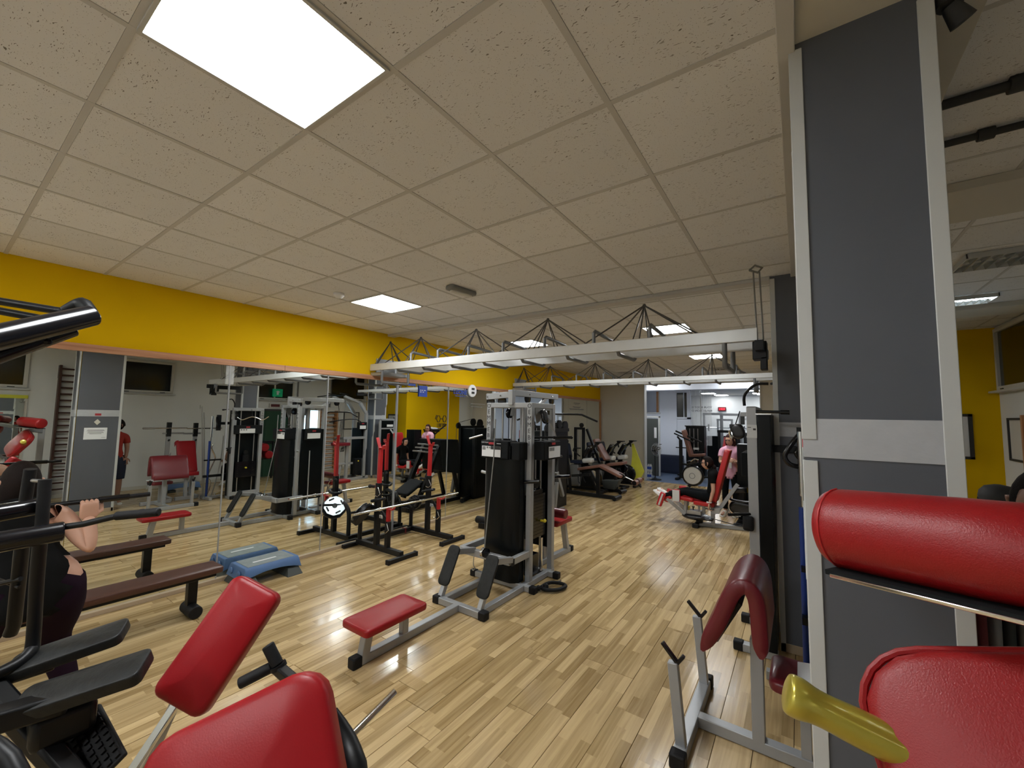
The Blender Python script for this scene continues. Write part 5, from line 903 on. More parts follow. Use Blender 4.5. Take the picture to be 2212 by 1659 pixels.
# hidden behind the tower, shown by the mirror
W_=Thing('weight_cabinet','big black weight cabinet with two pulleys standing near the mirror behind the cable tower','gym machine',(1.0,7.5,0))
W_.part('cabinet',MB().box((.80,7.02,.0),(1.22,7.82,1.60)),'shroud',.012); W_.part('frame',MB().beam((1.22,7.00,.05),(1.22,7.00,1.62),.07).beam((1.22,7.0,1.62),(1.22,7.85,1.62),.07).beam((.78,7.0,.05),(.78,7.0,1.62),.07),K,.006); W_.part('foot',MB().cyl((.72,6.55,.05),(.95,7.15,.05),.05,14),K)
W_.part('pulley',MB().lathe([(.02,-.02),(.07,-.018),(.055,0),(.07,.018),(.02,.02)],(1.22,6.92,1.66),(1,0,0),20).lathe([(.02,-.02),(.09,-.018),(.07,0),(.09,.018),(.02,.02)],(1.22,7.45,1.74),(1,0,0),20).lathe([(.02,-.02),(.11,-.018),(.09,0),(.11,.018),(.02,.02)],(1.22,7.72,1.70),(1,0,0),20),K); W_.part('cable',MB().tube([(1.22,6.92,1.73),(1.22,7.4,1.82)],.006,6).cyl((1.22,6.86,1.66),(1.22,6.84,.8),.006,6),'ink'); W_.part('slot_strip',MB().box((.795,7.06,.9),(.80,7.075,1.5)),'lightplastic')
L_=Thing('leg_press','black plate loaded leg press with slatted sled near the mirror','gym machine',(1.0,6.2,0))
L_.part('rail',MB().beam((1.0,5.55,.18),(1.0,6.15,1.32),.08).beam((1.45,5.55,.18),(1.45,6.15,1.32),.08),K,.006); L_.part('sled_plate',MB().hexa([(.92,6.15,.72),(1.55,6.15,.72),(1.55,6.7,.60),(.92,6.7,.60),(.92,6.05,1.38),(1.55,6.05,1.38),(1.55,6.6,1.36),(.92,6.6,1.36)]),'blackmatte',.01)
for k in range(4): L_.part('slat',MB().beam((.93,5.86+.07*k,1.12+.07*k),(1.54,5.86+.07*k,1.12+.07*k),.02,.03),'steel',.003)
L_.part('frame',MB().beam((.98,5.2,.06),(.98,6.75,.06),.08).beam((1.48,5.2,.06),(1.48,6.75,.06),.08).beam((.9,5.25,.05),(1.6,5.25,.05),.08).beam((1.0,5.6,.45),(1.45,5.6,.45),.06).beam((1.0,6.75,.06),(1.0,6.55,.7),.07).beam((1.45,6.75,.06),(1.45,6.55,.7),.07),K,.006); L_.part('seat',MB().pad((1.22,5.5,.42),V(0,1,.5),(-1,0,0),.5,.4,.07,.04),'blackmatte'); L_.part('roller',MB().cyl((.8,5.3,.12),(1.7,5.3,.12),.06,16),'rubber',.01)
T=Thing('spin_bike','grey indoor cycle with a black saddle behind the leg press in the mirror','exercise bike',(1.40,7.02,0)); T.part('saddle',MB().pad((1.40,7.04,1.11),(0,1,0),(1,0,0),.24,.17,.05,.06),'ink'); T.part('seat_post',MB().beam((1.40,7.04,.5),(1.40,7.04,1.08),.04),'ink'); T.part('frame',MB().beam((1.40,7.02,.8),(1.42,7.25,.3),.07).beam((1.40,7.04,.6),(1.40,6.95,.1),.07).beam((1.30,6.95,.04),(1.52,6.95,.04),.07).beam((1.40,6.95,.05),(1.42,7.3,.05),.06),'greyplastic',.008); 
T=Thing('cross_trainer','black cross trainer with white topped console behind the thigh machine','exercise bike',(4.9,9.7,0)); T.part('mast',MB().beam((4.9,9.7,.1),(4.85,9.7,1.35),.10,.10),'blackgloss',.02); T.part('console',MB().pad((4.85,9.7,1.42),(0,1,0),(1,0,.2),.42,.26,.08,.08,.01),'blackgloss'); T.part('console_top',MB().pad((4.85,9.7,1.48),(0,1,0),(1,0,.2),.3,.18,.03,.06,.01),'paper'); T.part('arm',MB().tube([(4.85,9.3,1.45),(4.85,9.45,1.2),(4.88,9.9,.75),(4.9,10.4,.9)],.025,10,smoothn=3).tube([(4.85,10.3,1.6),(4.85,9.8,1.3),(4.88,9.3,.9)],.025,10,smoothn=3).tube([(4.8,9.85,.3),(4.8,10.2,.45),(4.8,10.2,.9),(4.8,9.85,1.0)],.03,10,smoothn=4),K); T.part('base',MB().box((4.6,9.4,0),(5.2,10.7,.12)),'blackgloss',.03)
# green bay things seen between the tower posts in the mirror
T=Thing('roller_rack','stack of red foam rollers on a rack by the green door','rack',(7.2,5.3,0))
for k,(y,z) in enumerate(((4.95,.95),(5.28,.95),(5.1,.72),(5.4,.74))): T.part('roller',MB().cyl((6.95,y,z),(7.4,y+.05,z),.11,18),'maroon' if k==2 else 'red',.02)
T.part('frame',MB().beam((7.2,4.8,.05),(7.2,4.8,1.1),.04).beam((7.2,5.6,.05),(7.2,5.6,1.1),.04).beam((7.2,4.8,.60),(7.2,5.6,.62),.04).beam((7.2,4.8,1.1),(7.2,5.6,1.1),.04),K)
# garments hanging on a hook rail on the far side of the nearest column
T0=Thing('clothes_rail','black hook rail on the side face of the nearest column carrying hanging clothes','rail',(5.9,1.62,1.34)); T0.part('bar',MB().cyl((5.755,1.62,1.345),(6.08,1.62,1.345),.010,8),K); T0.part('flange',MB().cyl((5.755,1.62,1.345),(5.765,1.62,1.345),.03,12),K)
GL=['pale beige','dark red','mid grey','charcoal','brown grey','near black','olive grey']
for k in range(10):
    x=5.785+.030*k; b=MB(); n=6; vs=[];fs=[]
    for i in range(n+1):
        z=1.335-.56*i/n
        for j in range(5): vs.append((x+.005*math.sin(j*2.1+k+i*.3),1.62-.09+.045*j,z))
    for i in range(n):
        for j in range(4): fs.append((i*5+j,i*5+j+1,(i+1)*5+j+1,(i+1)*5+j))
    b.add(vs,fs); o=solo('hanging_garment',b,'cloth%d'%((k)%7),GL[k%7]+' garment hanging beside the nearest column, '+('first of its colour from the column' if k<7 and k<3 else 'farther one from the column' if k>=7 else 'the only one of its colour'),'clothes',(x,1.62,.80),group='hanging clothes'); sm_=o.modifiers.new('solid','SOLIDIFY'); sm_.thickness=.018
T=Thing('shelf_bracket','small beige wedge shaped shelf bracket beside the nearest column','bracket',(5.79,1.75,1.10)); T.part('arm',MB().prism([(0,.14),(.02,.14),(.11,.02),(.11,0),(.08,0),(0,.10)],(5.76,1.70,1.12),(1,0,0),(0,0,1),.03),'cloth0'); T.part('board',MB().box((5.757,1.60,1.10),(5.77,1.85,1.30)),'black',.004)
# ================================================================ PEOPLE
def headmesh(mb, c, fd, up, s=1.):
    "head with brow, nose, lips, chin and ears; c = centre of the skull"
    fd=V(fd).normalized(); up=V(up); up=(up-fd*up.dot(fd)).normalized(); sd=fd.cross(up); c=V(c); n=22; m_=16; vs=[];fs=[]
    for i in range(m_+1):
        t=PI*i/m_; z=math.cos(t)
        for j in range(n):
            a=2*PI*j/n; x=math.sin(t)*math.cos(a); y=math.sin(t)*math.sin(a)
            fx=x*.094; sy=y*.072; uz=z*.112
            if z<0: sy*=1-.30*(-z)**1.3; fx*=(1-.10*(-z)) if x>0 else (1-.42*(-z))
            if x>.3 and z<-.35: fx+=.006
            if x>.85 and abs(y)<.32:
                k=max(0,1-abs(y)/.30); nz=(z+.12)/.22
                if -1<nz<1: fx+=.024*k*(1-max(0,nz))*(1 if nz<0.1 else 1-nz*.5)*(1-abs(min(0,nz)))
            if x>.7 and .12<z<.30 and .18<abs(y)<.6: fx-=.006
            vs.append(c+fd*fx*s+sd*sy*s+up*uz*s)
    for i in range(m_):
        for j in range(n): j2=(j+1)%n; fs.append((i*n+j,(i+1)*n+j,(i+1)*n+j2,i*n+j2))
    mb.cur=0; mb.add(vs,fs)
    for q in (-1,1):
        e=c+sd*q*.073*s-fd*.004*s-up*.004*s; mb.tube([e+up*.03*s,e+up*.022*s+sd*q*.012*s-fd*.014*s,e-up*.005*s+sd*q*.010*s-fd*.012*s,e-up*.03*s+sd*q*.002*s],[.006*s,.010*s,.009*s,.006*s],6)
    mb.cur=1
    for q in (-1,1):
        e=c+fd*.083*s+sd*q*.030*s+up*.018*s; mb.ball(e,.010*s,8); mb.tube([e+sd*.014*s+up*.016*s+fd*.002,e+up*.020*s+fd*.004,e-sd*.014*s+up*.016*s+fd*.002],.0025*s,5)
    mb.cur=2; e=c+fd*.088*s-up*.048*s; mb.tube([e-sd*.022*s-fd*.008*s,e-fd*.0,e+sd*.022*s-fd*.008*s],[.003*s,.0065*s,.003*s],8,smoothn=3)
    mb.cur=0
def hand(mb, wr, d, pn, s=1., curl=.5, side=1):
    "palm, four fingers and thumb; d = direction of the hand, pn = palm normal, side = where the thumb sits"
    d=V(d).normalized(); pn=V(pn); pn=(pn-d*pn.dot(d)).normalized(); sd=d.cross(pn)*side; wr=V(wr)
    mb.pad(wr+d*.045*s,d,sd if side>0 else -sd,.095*s,.078*s,.028*s,.022*s,.01*s,.002)
    for k,(o,L) in enumerate(((.029,.070),(.010,.078),(-.010,.072),(-.028,.056))):
        p=wr+d*.088*s+sd*o*s; a=curl*1.25; q=[p-d*.02*s,p]; dd=d
        for f_,seg in ((1.,.42),(2.,.32),(2.7,.26)):
            dd=(d*math.cos(a*f_)+pn*math.sin(a*f_)); p=p+dd*L*seg*s; q.append(p)
        mb.tube(q,[.0095*s,.0092*s,.0085*s,.008*s,.006*s],8)
    p=wr+d*.022*s+sd*.030*s; t1=(d*.55+sd*.75+pn*.25).normalized(); t2=(d*.85+sd*.15+pn*(.4+curl*.5)).normalized(); mb.tube([p-t1*.01,p+t1*.028*s,p+t1*.028*s+t2*.03*s,p+t1*.028*s+t2*.055*s],[.013*s,.011*s,.010*s,.007*s],8)
def human(name,label,loc,J,skin_,clothes,hair,fd,up=(0,0,1),w_=1.,hands=None,shoes='shoe',head_s=1.):
    T=Thing(name,label,'person',loc); off=V(loc)
    R_={'pelvis':.135,'spine':.118,'chest':.135,'collar':.085,'neck':.052,'shL':.055,'elL':.040,'wrL':.027,'hipL':.095,'knL':.056,'anL':.038,'toL':.035}
    for k in list(R_):
        if k.endswith('L'): R_[k[:-1]+'R']=R_[k]
    R_.update({k:v for k,v in J.get('_r',{}).items()})
    B=[('pelvis','spine'),('spine','chest'),('chest','collar'),('collar','neck')]
    for q in 'LR': B+=[('collar','sh'+q),('sh'+q,'el'+q),('el'+q,'wr'+q),('pelvis','hip'+q),('hip'+q,'kn'+q),('kn'+q,'an'+q),('an'+q,'to'+q)]
    names=[k for k in R_ if k in J]; vs=[V(J[k])-off for k in names]; idx={k:i for i,k in enumerate(names)}; rad=[R_[k]*w_ for k in names]; ed=[]
    for a,b_ in B:
        if a not in idx or b_ not in idx: continue
        ext={'elL':(.35,.98),'elR':(.35,.98),'wrL':(.3,1.02),'wrR':(.3,1.02),'knL':(.4,1.0),'knR':(.4,1.0),'anL':(.32,1.12),'anR':(.32,1.12)}.get(b_)
        if ext:
            t,kf=ext; p=vs[idx[a]].lerp(vs[idx[b_]],t); r_=(rad[idx[a]]*(1-t)+rad[idx[b_]]*t)*kf; vs.append(p); rad.append(r_); ed+=[(idx[a],len(vs)-1),(len(vs)-1,idx[b_])]
        else: ed.append((idx[a],idx[b_]))
    me=bpy.data.meshes.new('tmp'); me.from_pydata([tuple(v) for v in vs],ed,[]); o=bpy.data.objects.new('tmp',me); COL.objects.link(o)
    sk=o.modifiers.new('skin','SKIN'); sk.use_smooth_shade=True; sl=me.skin_vertices[0].data
    for i,r_ in enumerate(rad):
        fl_=.80 if i<len(names) and names[i] in('pelvis','spine','chest') else 1
        sl[i].radius=(r_,r_*fl_); sl[i].use_root=(i==idx['pelvis'])
    o.modifiers.new('sub','SUBSURF').levels=2
    dg=bpy.context.evaluated_depsgraph_get(); dg.update(); ev=bpy.data.meshes.new_from_object(o.evaluated_get(dg)); bpy.data.objects.remove(o)
    VV=[v.co.copy() for v in ev.vertices]; NN=[v.normal.copy() for v in ev.vertices]; FF=[tuple(p.vertices) for p in ev.polygons]
    seg=[(a,b_,V(J[a])-off,V(J[b_])-off) for a,b_ in B if a in J and b_ in J]
    def cls(p):
        best=None
        for a,b_,p0,p1 in seg:
            d=p1-p0; t=max(0,min(1,(p-p0).dot(d)/max(d.length_squared,1e-9))); q=(p-(p0+d*t)).length-(.05 if a in('pelvis','spine','chest') and not b_.startswith('hip') else 0)
            if best is None or q<best[0]: best=(q,b_,t)
        return best[1],best[2]
    FC=[cls(sum((VV[i] for i in f),V(0,0,0))/len(f)) for f in FF]
    mb=MB(); mb.add([v+off for v in VV],FF)
    if 'head' in J: headmesh(mb,J['head'],fd,up,head_s)
    for h in (hands or []): hand(mb,*h)
    body=T.part('body',mb,[skin_,'eye','lip'],smooth=70)
    for nm,cm,test,th in clothes:
        fs=[f for f,(b_,t) in zip(FF,FC) if test(b_,t)]; used=sorted({i for f in fs for i in f}); rm={i:k for k,i in enumerate(used)}; c=MB(); c.add([VV[i]+NN[i]*th+off for i in used],[tuple(rm[i] for i in f) for f in fs])
        o=T.part(nm,c,cm,smooth=80); sm_=o.modifiers.new('solid','SOLIDIFY'); sm_.thickness=.006; sm_.offset=0
    if hair:
        hm,style=hair; c=V(J['head']); fdv=V(fd).normalized(); upv=V(up); upv=(upv-fdv*upv.dot(fdv)).normalized(); sd=fdv.cross(upv); h=MB(); n=20;m_=12;vs=[];fs=[]; s=head_s
        for i in range(m_+1):
            t=PI*i/m_
            for j in range(n):
                a=2*PI*j/n; x=math.sin(t)*math.cos(a);y=math.sin(t)*math.sin(a);z=math.cos(t)
                g=1.0
                if x>.35 and z<.52: g=.80
                if z<-.45 and style!='long': g=.82
                k=1.13*g; fx=x*.094*k; sy=y*.075*k; uz=z*.116*k
                if style=='long' and z<0: uz=z*.22; fx=x*.085 if x<.1 else x*.03; sy=y*.105*max(.6,g)
                vs.append(c+fdv*(fx-.008)*s+sd*sy*s+upv*(uz+.006)*s)
        for i in range(m_):
            for j in range(n): j2=(j+1)%n; fs.append((i*n+j,(i+1)*n+j,(i+1)*n+j2,i*n+j2))
        h.add(vs,fs)
        if style=='bun': h.ball(c-fdv*.105*s-upv*.075*s,.042*s,10,(1,1,1.1)).ball(c-fdv*.085*s-upv*.045*s,.04*s,10)
        T.part('hair',h,hm,smooth=80)
    if shoes:
        for q in 'LR':
            if 'an'+q in J:
                a=V(J['an'+q]); t=V(J['to'+q]); d=(t-a); leg=(a-V(J['kn'+q])).normalized(); dn=d.normalized(); pr=(dn-leg*dn.dot(leg)*.0); sole=-(leg.cross(dn)).cross(dn); 
                if sole.dot(leg)<0: sole=-sole
                sole.normalize(); uy=sole.cross(dn); c0=a+(t-a)*.42-dn*.01+sole*.012
                b=MB(); b.pad(c0+sole*.018,dn,uy,.27,.092,.028,.044,.008,.0).tube([a-dn*.045-sole*.0,a+dn*.04+sole*.008,a+dn*.12+sole*.018,a+dn*.165+sole*.018],[.042,.044,.040,.028],12,smoothn=2); T.part('shoe',b,shoes,smooth=60)
    return T
leg=lambda b_,t: b_.startswith(('hip','kn')) or (b_.startswith('an') and t<.85) or (b_=='spine' and t<.35)
top=lambda b_,t: b_ in('spine','chest') or (b_=='collar' and t<1.1) or b_.startswith('sh') or (b_.startswith('el') and t<.55) or b_.startswith('hip') and t<.35
tank=lambda b_,t: b_ in('spine','chest','collar') or b_.startswith('hip') and t<.3
# seated woman in black on the thigh machine, facing the mirror
yc=7.80
SW=human('person','seated woman in black with her hair in a low bun on the thigh machine',(4.1,yc,.44),dict(pelvis=(4.12,yc,.535),spine=(4.115,yc,.70),chest=(4.125,yc,.86),collar=(4.11,yc,.955),neck=(4.08,yc,1.03),head=(4.025,yc,1.115),
  shL=(4.13,yc-.165,.935),elL=(4.15,yc-.21,.68),wrL=(4.09,yc-.235,.455),shR=(4.13,yc+.165,.935),elR=(4.15,yc+.21,.68),wrR=(4.09,yc+.235,.455),
  hipL=(4.05,yc-.09,.53),knL=(3.66,yc-.13,.59),anL=(3.28,yc-.13,.475),toL=(3.16,yc-.13,.57),hipR=(4.05,yc+.09,.53),knR=(3.66,yc+.13,.59),anR=(3.28,yc+.13,.475),toR=(3.16,yc+.13,.57)),'skin',
  [('t_shirt','tee_black',top,.010),('leggings','pants',leg,.007)],('hair','bun'),(-1,-.05,-.12),(0,0,1),.86,hands=[((4.085,yc-.235,.45),(-.1,0,-1),(1,0,0),.9,.6,-1),((4.085,yc+.235,.45),(-.1,0,-1),(1,0,0),.9,.6,1)],head_s=.95)
SW.part('watch',MB().tube([(4.09+.030*math.cos(a),yc-.235+.030*math.sin(a),.475) for a in [2*PI*k/12 for k in range(13)]],.007,6).cyl((4.06,yc-.25,.477),(4.05,yc-.256,.477),.016,12),'paper'); SW.part('glasses',MB().tube([(3.925,yc-.06,1.128),(3.925,yc-.03,1.128),(3.922,yc,1.132),(3.925,yc+.03,1.128),(3.925,yc+.06,1.128)],.004,6).tube([(3.925,yc-.06,1.13),(4.02,yc-.078,1.13)],.0035,6),'ink')
# standing woman in a pink shirt, arms folded over
px_,py_=4.30,8.95
PW=human('person','standing woman in a pink shirt and black leggings watching the seated one',(4.2,8.95,0),dict(pelvis=(4.24,py_,.86),spine=(4.25,py_,1.02),chest=(4.27,py_,1.20),collar=(4.28,py_,1.32),neck=(4.275,py_-.01,1.39),head=(4.255,py_-.04,1.49),
  shL=(4.11,py_-.02,1.29),elL=(4.08,py_-.08,1.05),wrL=(4.26,py_-.20,1.10),shR=(4.45,py_-.0,1.29),elR=(4.50,py_-.10,1.07),wrR=(4.34,py_-.21,1.10),
  hipL=(4.15,py_,.84),knL=(4.15,py_+.0,.47),anL=(4.14,py_+.05,.09),toL=(4.09,py_-.11,.035),hipR=(4.33,py_,.84),knR=(4.33,py_+.04,.47),anR=(4.32,py_+.12,.09),toR=(4.30,py_-.04,.035),_r={'chest':.145,'spine':.13,'pelvis':.15}),'skin',
  [('t_shirt','tee_pink',top,.014),('leggings','pants',leg,.006)],('hairred','long'),(-.30,-.9,-.22),(0,0,1),.92,hands=[((4.27,py_-.205,1.10),(1,-.1,.05),(0,1,-.2),.9,.5,1),((4.33,py_-.23,1.11),(-1,-.1,.05),(0,1,-.2),.9,.5,-1)])
PW.part('glasses',MB().tube([(4.18,py_-.11,1.505),(4.215,py_-.128,1.505),(4.25,py_-.13,1.50),(4.275,py_-.115,1.505)],.005,6),'ink'); PW.part('phone',MB().cbox((4.28,py_-.24,1.03),(.05,.012,.12)),'lightplastic',.003)
# woman at the left doing squats with the bar, facing the mirror
bx,by=1.66,.08
LW=human('person','woman in black tank top and plum leggings holding a bar by the brown bench',(1.6,.1,0),dict(pelvis=(1.72,by+.05,.84),spine=(1.65,by+.02,1.00),chest=(1.60,by,1.15),collar=(1.57,by,1.265),neck=(1.54,by,1.34),head=(1.50,by-.01,1.435),
  shL=(1.59,by-.165,1.24),elL=(1.72,by-.27,1.01),wrL=(1.64,by-.27,1.215),shR=(1.59,by+.165,1.24),elR=(1.72,by+.285,1.00),wrR=(1.65,by+.275,1.215),
  hipL=(1.71,by-.07,.81),knL=(1.50,by-.17,.46),anL=(1.66,by-.22,.09),toL=(1.50,by-.32,.035),hipR=(1.71,by+.18,.81),knR=(1.52,by+.19,.46),anR=(1.66,by+.28,.09),toR=(1.50,by+.40,.035),_r={'pelvis':.19,'hipL':.14,'hipR':.14,'chest':.155,'spine':.14,'knL':.068,'knR':.068,'elR':.046,'shR':.06,'wrR':.036,'wrL':.036}),'skin',
  [('tank_top','tee_black',tank,.010),('leggings','plum',leg,.007)],('hair','long'),(-1,-.1,0),(0,0,1),1.0,hands=[((1.645,by-.27,1.195),(-.05,0,1),(-1,0,.1),1.12,.95,1),((1.650,by+.275,1.195),(-.05,0,1),(-1,0,.1),1.12,.95,-1)])
BB=Thing('barbell','thin black padded bar on the shoulders of the woman in the tank top','barbell',(1.63,.1,1.30)); BB.part('shaft',MB().cyl((1.615,-.62,1.30),(1.615,.53,1.30),.0145,12),K); BB.part('sleeve',MB().cyl((1.615,.40,1.30),(1.615,.55,1.30),.020,14).cyl((1.615,-.75,1.30),(1.615,-.5,1.30),.020,14),'blackgloss'); BB.part('tip',MB().cyl((1.615,.55,1.30),(1.615,.66,1.30),.015,12),'rubber')
# man with a cap, sitting behind the roll pad
mx,my=6.62,4.45
CM=human('person','man in a black baseball cap sitting beyond the red roll pad',(6.6,4.45,0),dict(pelvis=(6.62,my+.05,.56),spine=(6.61,my+.05,.78),chest=(6.60,my+.03,.98),collar=(6.60,my+.02,1.10),neck=(6.61,my,1.19),head=(6.63,my-.02,1.305),
  shL=(6.55,my-.17,1.07),elL=(6.60,my-.24,.80),wrL=(6.80,my-.2,.70),shR=(6.55,my+.20,1.07),elR=(6.60,my+.27,.80),wrR=(6.80,my+.22,.70),
  hipL=(6.65,my-.08,.54),knL=(7.05,my-.1,.52),anL=(7.08,my-.1,.09),toL=(7.22,my-.1,.04),hipR=(6.65,my+.15,.54),knR=(7.05,my+.17,.52),anR=(7.08,my+.17,.09),toR=(7.22,my+.17,.04)),'skin2',
  [('t_shirt','tee_black',top,.012),('trousers','pants',leg,.010)],('hair','short'),(1,-.25,-.12),(0,0,1),1.0,hands=[((6.80,my-.2,.70),(1,0,-.1),(0,0,-1),1,.4,1),((6.80,my+.22,.70),(1,0,-.1),(0,0,-1),1,.4,-1)])
fdv=V(1,-.25,-.05).normalized(); c=V(6.63,my-.02,1.335); CM.part('cap',MB().lathe([(.108,-.01),(.109,.02),(.100,.06),(.07,.095),(.02,.108)],c,(-.04,0,1),22),'ink',smooth=60); b=MB(); b.pad(c+fdv*.135+V(0,0,.002),fdv+V(0,0,-.25),V(.25,1,0),.14,.15,.008,.06,.003,.004); CM.part('visor',b,'ink')
CS=Thing('gym_stool','black padded stool carrying the man in the cap','stool',(6.62,4.5,0)); CS.part('seat',MB().pad((6.62,4.5,.41),(1,0,0),(0,1,0),.42,.42,.07,.05),'blackmatte'); 
for a in (-.15,.15):
    for b_ in (-.15,.15): CS.part('leg',MB().beam((6.62+a,4.5+b_,0),(6.62+a,4.5+b_,.38),.04),K,.003)
# person behind the first column, seen only in the mirror
rx,ry=6.15,2.05
RM=human('person','person in a red shirt and navy shorts standing behind the nearest column',(6.15,2.05,0),dict(pelvis=(rx,ry,.92),spine=(rx,ry,1.08),chest=(rx,ry,1.25),collar=(rx,ry,1.39),neck=(rx,ry,1.47),head=(rx-.02,ry+.02,1.60),
  shL=(rx,ry-.19,1.36),elL=(rx,ry-.23,1.08),wrL=(rx-.03,ry-.22,.86),shR=(rx,ry+.16,1.36),elR=(rx+.01,ry+.19,1.12),wrR=(rx-.04,ry+.17,.93),
  hipL=(rx,ry-.09,.90),knL=(rx,ry-.10,.48),anL=(rx+.02,ry-.10,.09),toL=(rx-.13,ry-.1,.035),hipR=(rx,ry+.09,.90),knR=(rx,ry+.10,.48),anR=(rx+.02,ry+.10,.09),toR=(rx-.13,ry+.12,.035)),'skin2',
  [('t_shirt','tee_red',top,.014),('shorts','navy',lambda b_,t: b_.startswith('hip') or (b_.startswith('kn') and t<.95) or (b_=='spine' and t<.3),.03)],('hair','short'),(-.3,-.9,-.2),(0,0,1),1.0,hands=[((rx-.04,ry+.17,.93),(-.05,0,-1),(-1,0,0),1,.4,1),((rx-.03,ry-.22,.86),(-.05,0,-1),(-1,0,0),1,.4,-1)])
# ================================================================ NEAR MACHINES AROUND THE VIEWER
NL=Thing('lever_machine','big black lever machine with foot pads at the left edge close to the viewer','gym machine',(3.2,-.05,0))
NL.part('main_arm',MB().tube([(3.644,-0.268,2.048),(3.507,-0.012,2.201)],[.036,.033],20),'blackgloss',.004); NL.part('lower_arm',MB().tube([(3.559,-0.262,1.998),(3.496,-0.052,2.149)],[.026,.024],16),'blackgloss',.003)
NL.part('thin_rod',MB().cyl((3.231,-0.270,2.248),(3.404,-0.048,2.215),.0125,12),'black'); NL.part('thin_rod',MB().cyl((3.197,-0.267,2.225),(3.327,-0.100,2.193),.0125,12),'black')
NL.part('arm_bracket',MB().tube([(3.404,-0.061,2.218),(3.425,-0.036,2.240),(3.443,-0.024,2.242),(3.479,-0.007,2.207)],[.016,.021,.022,.018],12,smoothn=3),'black'); NL.part('bolt',MB().ball((3.561,-0.087,2.170),.0075,8).ball((3.504,-0.015,2.215),.006,8),'lightplastic'); NL.part('bolt',MB().ball((3.532,-0.107,2.096),.012,8),'black')
NL.part('grip_tube',MB().tube([(3.511,-0.225,1.508),(3.528,-0.030,1.518)],[.031,.029],20),'blackgloss',.004); NL.part('grip_tube',MB().tube([(3.412,-0.226,1.571),(3.390,-0.071,1.580)],[.028,.026],18),'blackgloss',.004)
NL.part('thin_bar',MB().tube([(3.478,-0.090,1.521),(3.562,0.004,1.537),(3.625,0.070,1.560)],.0095,12),'black'); NL.part('hand_grip',MB().cyl((3.625,0.064,1.560),(3.707,0.151,1.569),.0135,16),'rubber',.004)
NL.part('upright',MB().tube([(3.310,-0.089,1.693),(3.288,-0.091,1.560)],.0155,14),'rubber'); NL.part('upright',MB().tube([(3.438,-0.070,1.670),(3.440,-0.067,1.521)],.0155,14),'rubber'); NL.part('link',MB().tube([(3.329,-0.084,1.657),(3.409,-0.065,1.660)],.006,8),'steel')
NL.part('column',MB().tube([(3.392,-0.061,1.482),(3.363,-0.056,1.345),(3.331,-0.046,1.145),(3.351,-0.054,1.111),(3.372,-0.086,1.094),(3.387,-0.149,1.086)],.0175,14,smoothn=3),'black'); NL.part('column',MB().tube([(3.186,-0.076,1.418),(3.107,-0.067,1.131),(3.095,-0.072,1.098)],.019,12),'black'); NL.part('cross_rod',MB().cyl((3.066,-0.146,1.272),(3.179,-0.070,1.306),.008,8).cyl((3.018,-0.146,1.308),(3.174,-0.071,1.277),.006,8),'black')
NL.part('foot_pad',MB().pad((3.398,0.029,1.102),(0.048, 0.08, 0.023),(-.30,.85,.30),.29,.105,.035,.02,.006),'checkrubber',label='upper black foot pad with a chequered top'); NL.part('foot_pad',MB().pad((3.608,0.032,1.064),(0.073, 0.098, 0.027),(-.30,.85,.30),.31,.115,.040,.02,.006),'checkrubber',label='lower black foot pad with a chequered top')
NL.part('pad_arm',MB().beam((3.359,0.005,1.066),(3.321,-0.143,1.052),.05,.05),K,.008); NL.part('pad_arm',MB().beam((3.599,0.004,1.036),(3.528,-0.167,1.026),.06,.06),K,.008)
NL.part('main_beam',MB().beam((3.299,-0.163,1.101),(3.723,0.039,0.806),.055,.05),K,.01); NL.part('main_beam',MB().tube([(3.644,-0.174,1.057),(3.736,-0.118,1.009),(3.842,-0.083,0.909)],.022,14,smoothn=3),K); NL.part('block',MB().cbox((3.551,0.002,0.959),(.10,.14,.10)),K,.02)
pc=V((3.611,0.053,0.863)); ux=(V((3.740,0.075,0.815))-V((3.497,0.043,0.907))).normalized(); uy=V((3.653,0.105,0.883))-V((3.542,0.007,0.841)); uy=(uy-ux*uy.dot(ux)).normalized(); uz=ux.cross(uy)
if uz.dot(V(5.4006,-.3123,1.8962)-pc)<0: uy=-uy; uz=-uz
NL.part('ridged_plate',MB().cbox(pc,(.22,.14,.016),ux,uy,uz),'rubber',.006)
rb=MB()
for i in range(9):
    for j in range(6): rb.cbox(pc+ux*(-.095+.0235*i)+uy*(-.055+.022*j)+uz*.011,(.014,.013,.008),ux,uy,uz)
NL.part('ridges',rb,'rubber',kind='stuff')
NL.part('floor_leg',MB().beam((3.1,-.38,.04),(3.1,-.30,1.30),.08).beam((3.7,-.45,.04),(3.75,-.40,1.0),.08),K,.006); NL.part('back_mast',MB().beam((3.30,-.55,.04),(3.30,-.55,2.30),.09).beam((3.3,-.55,2.25),(3.7,-.40,2.1),.07).beam((3.0,-.55,.04),(3.8,-.55,.04),.08),K,.006)
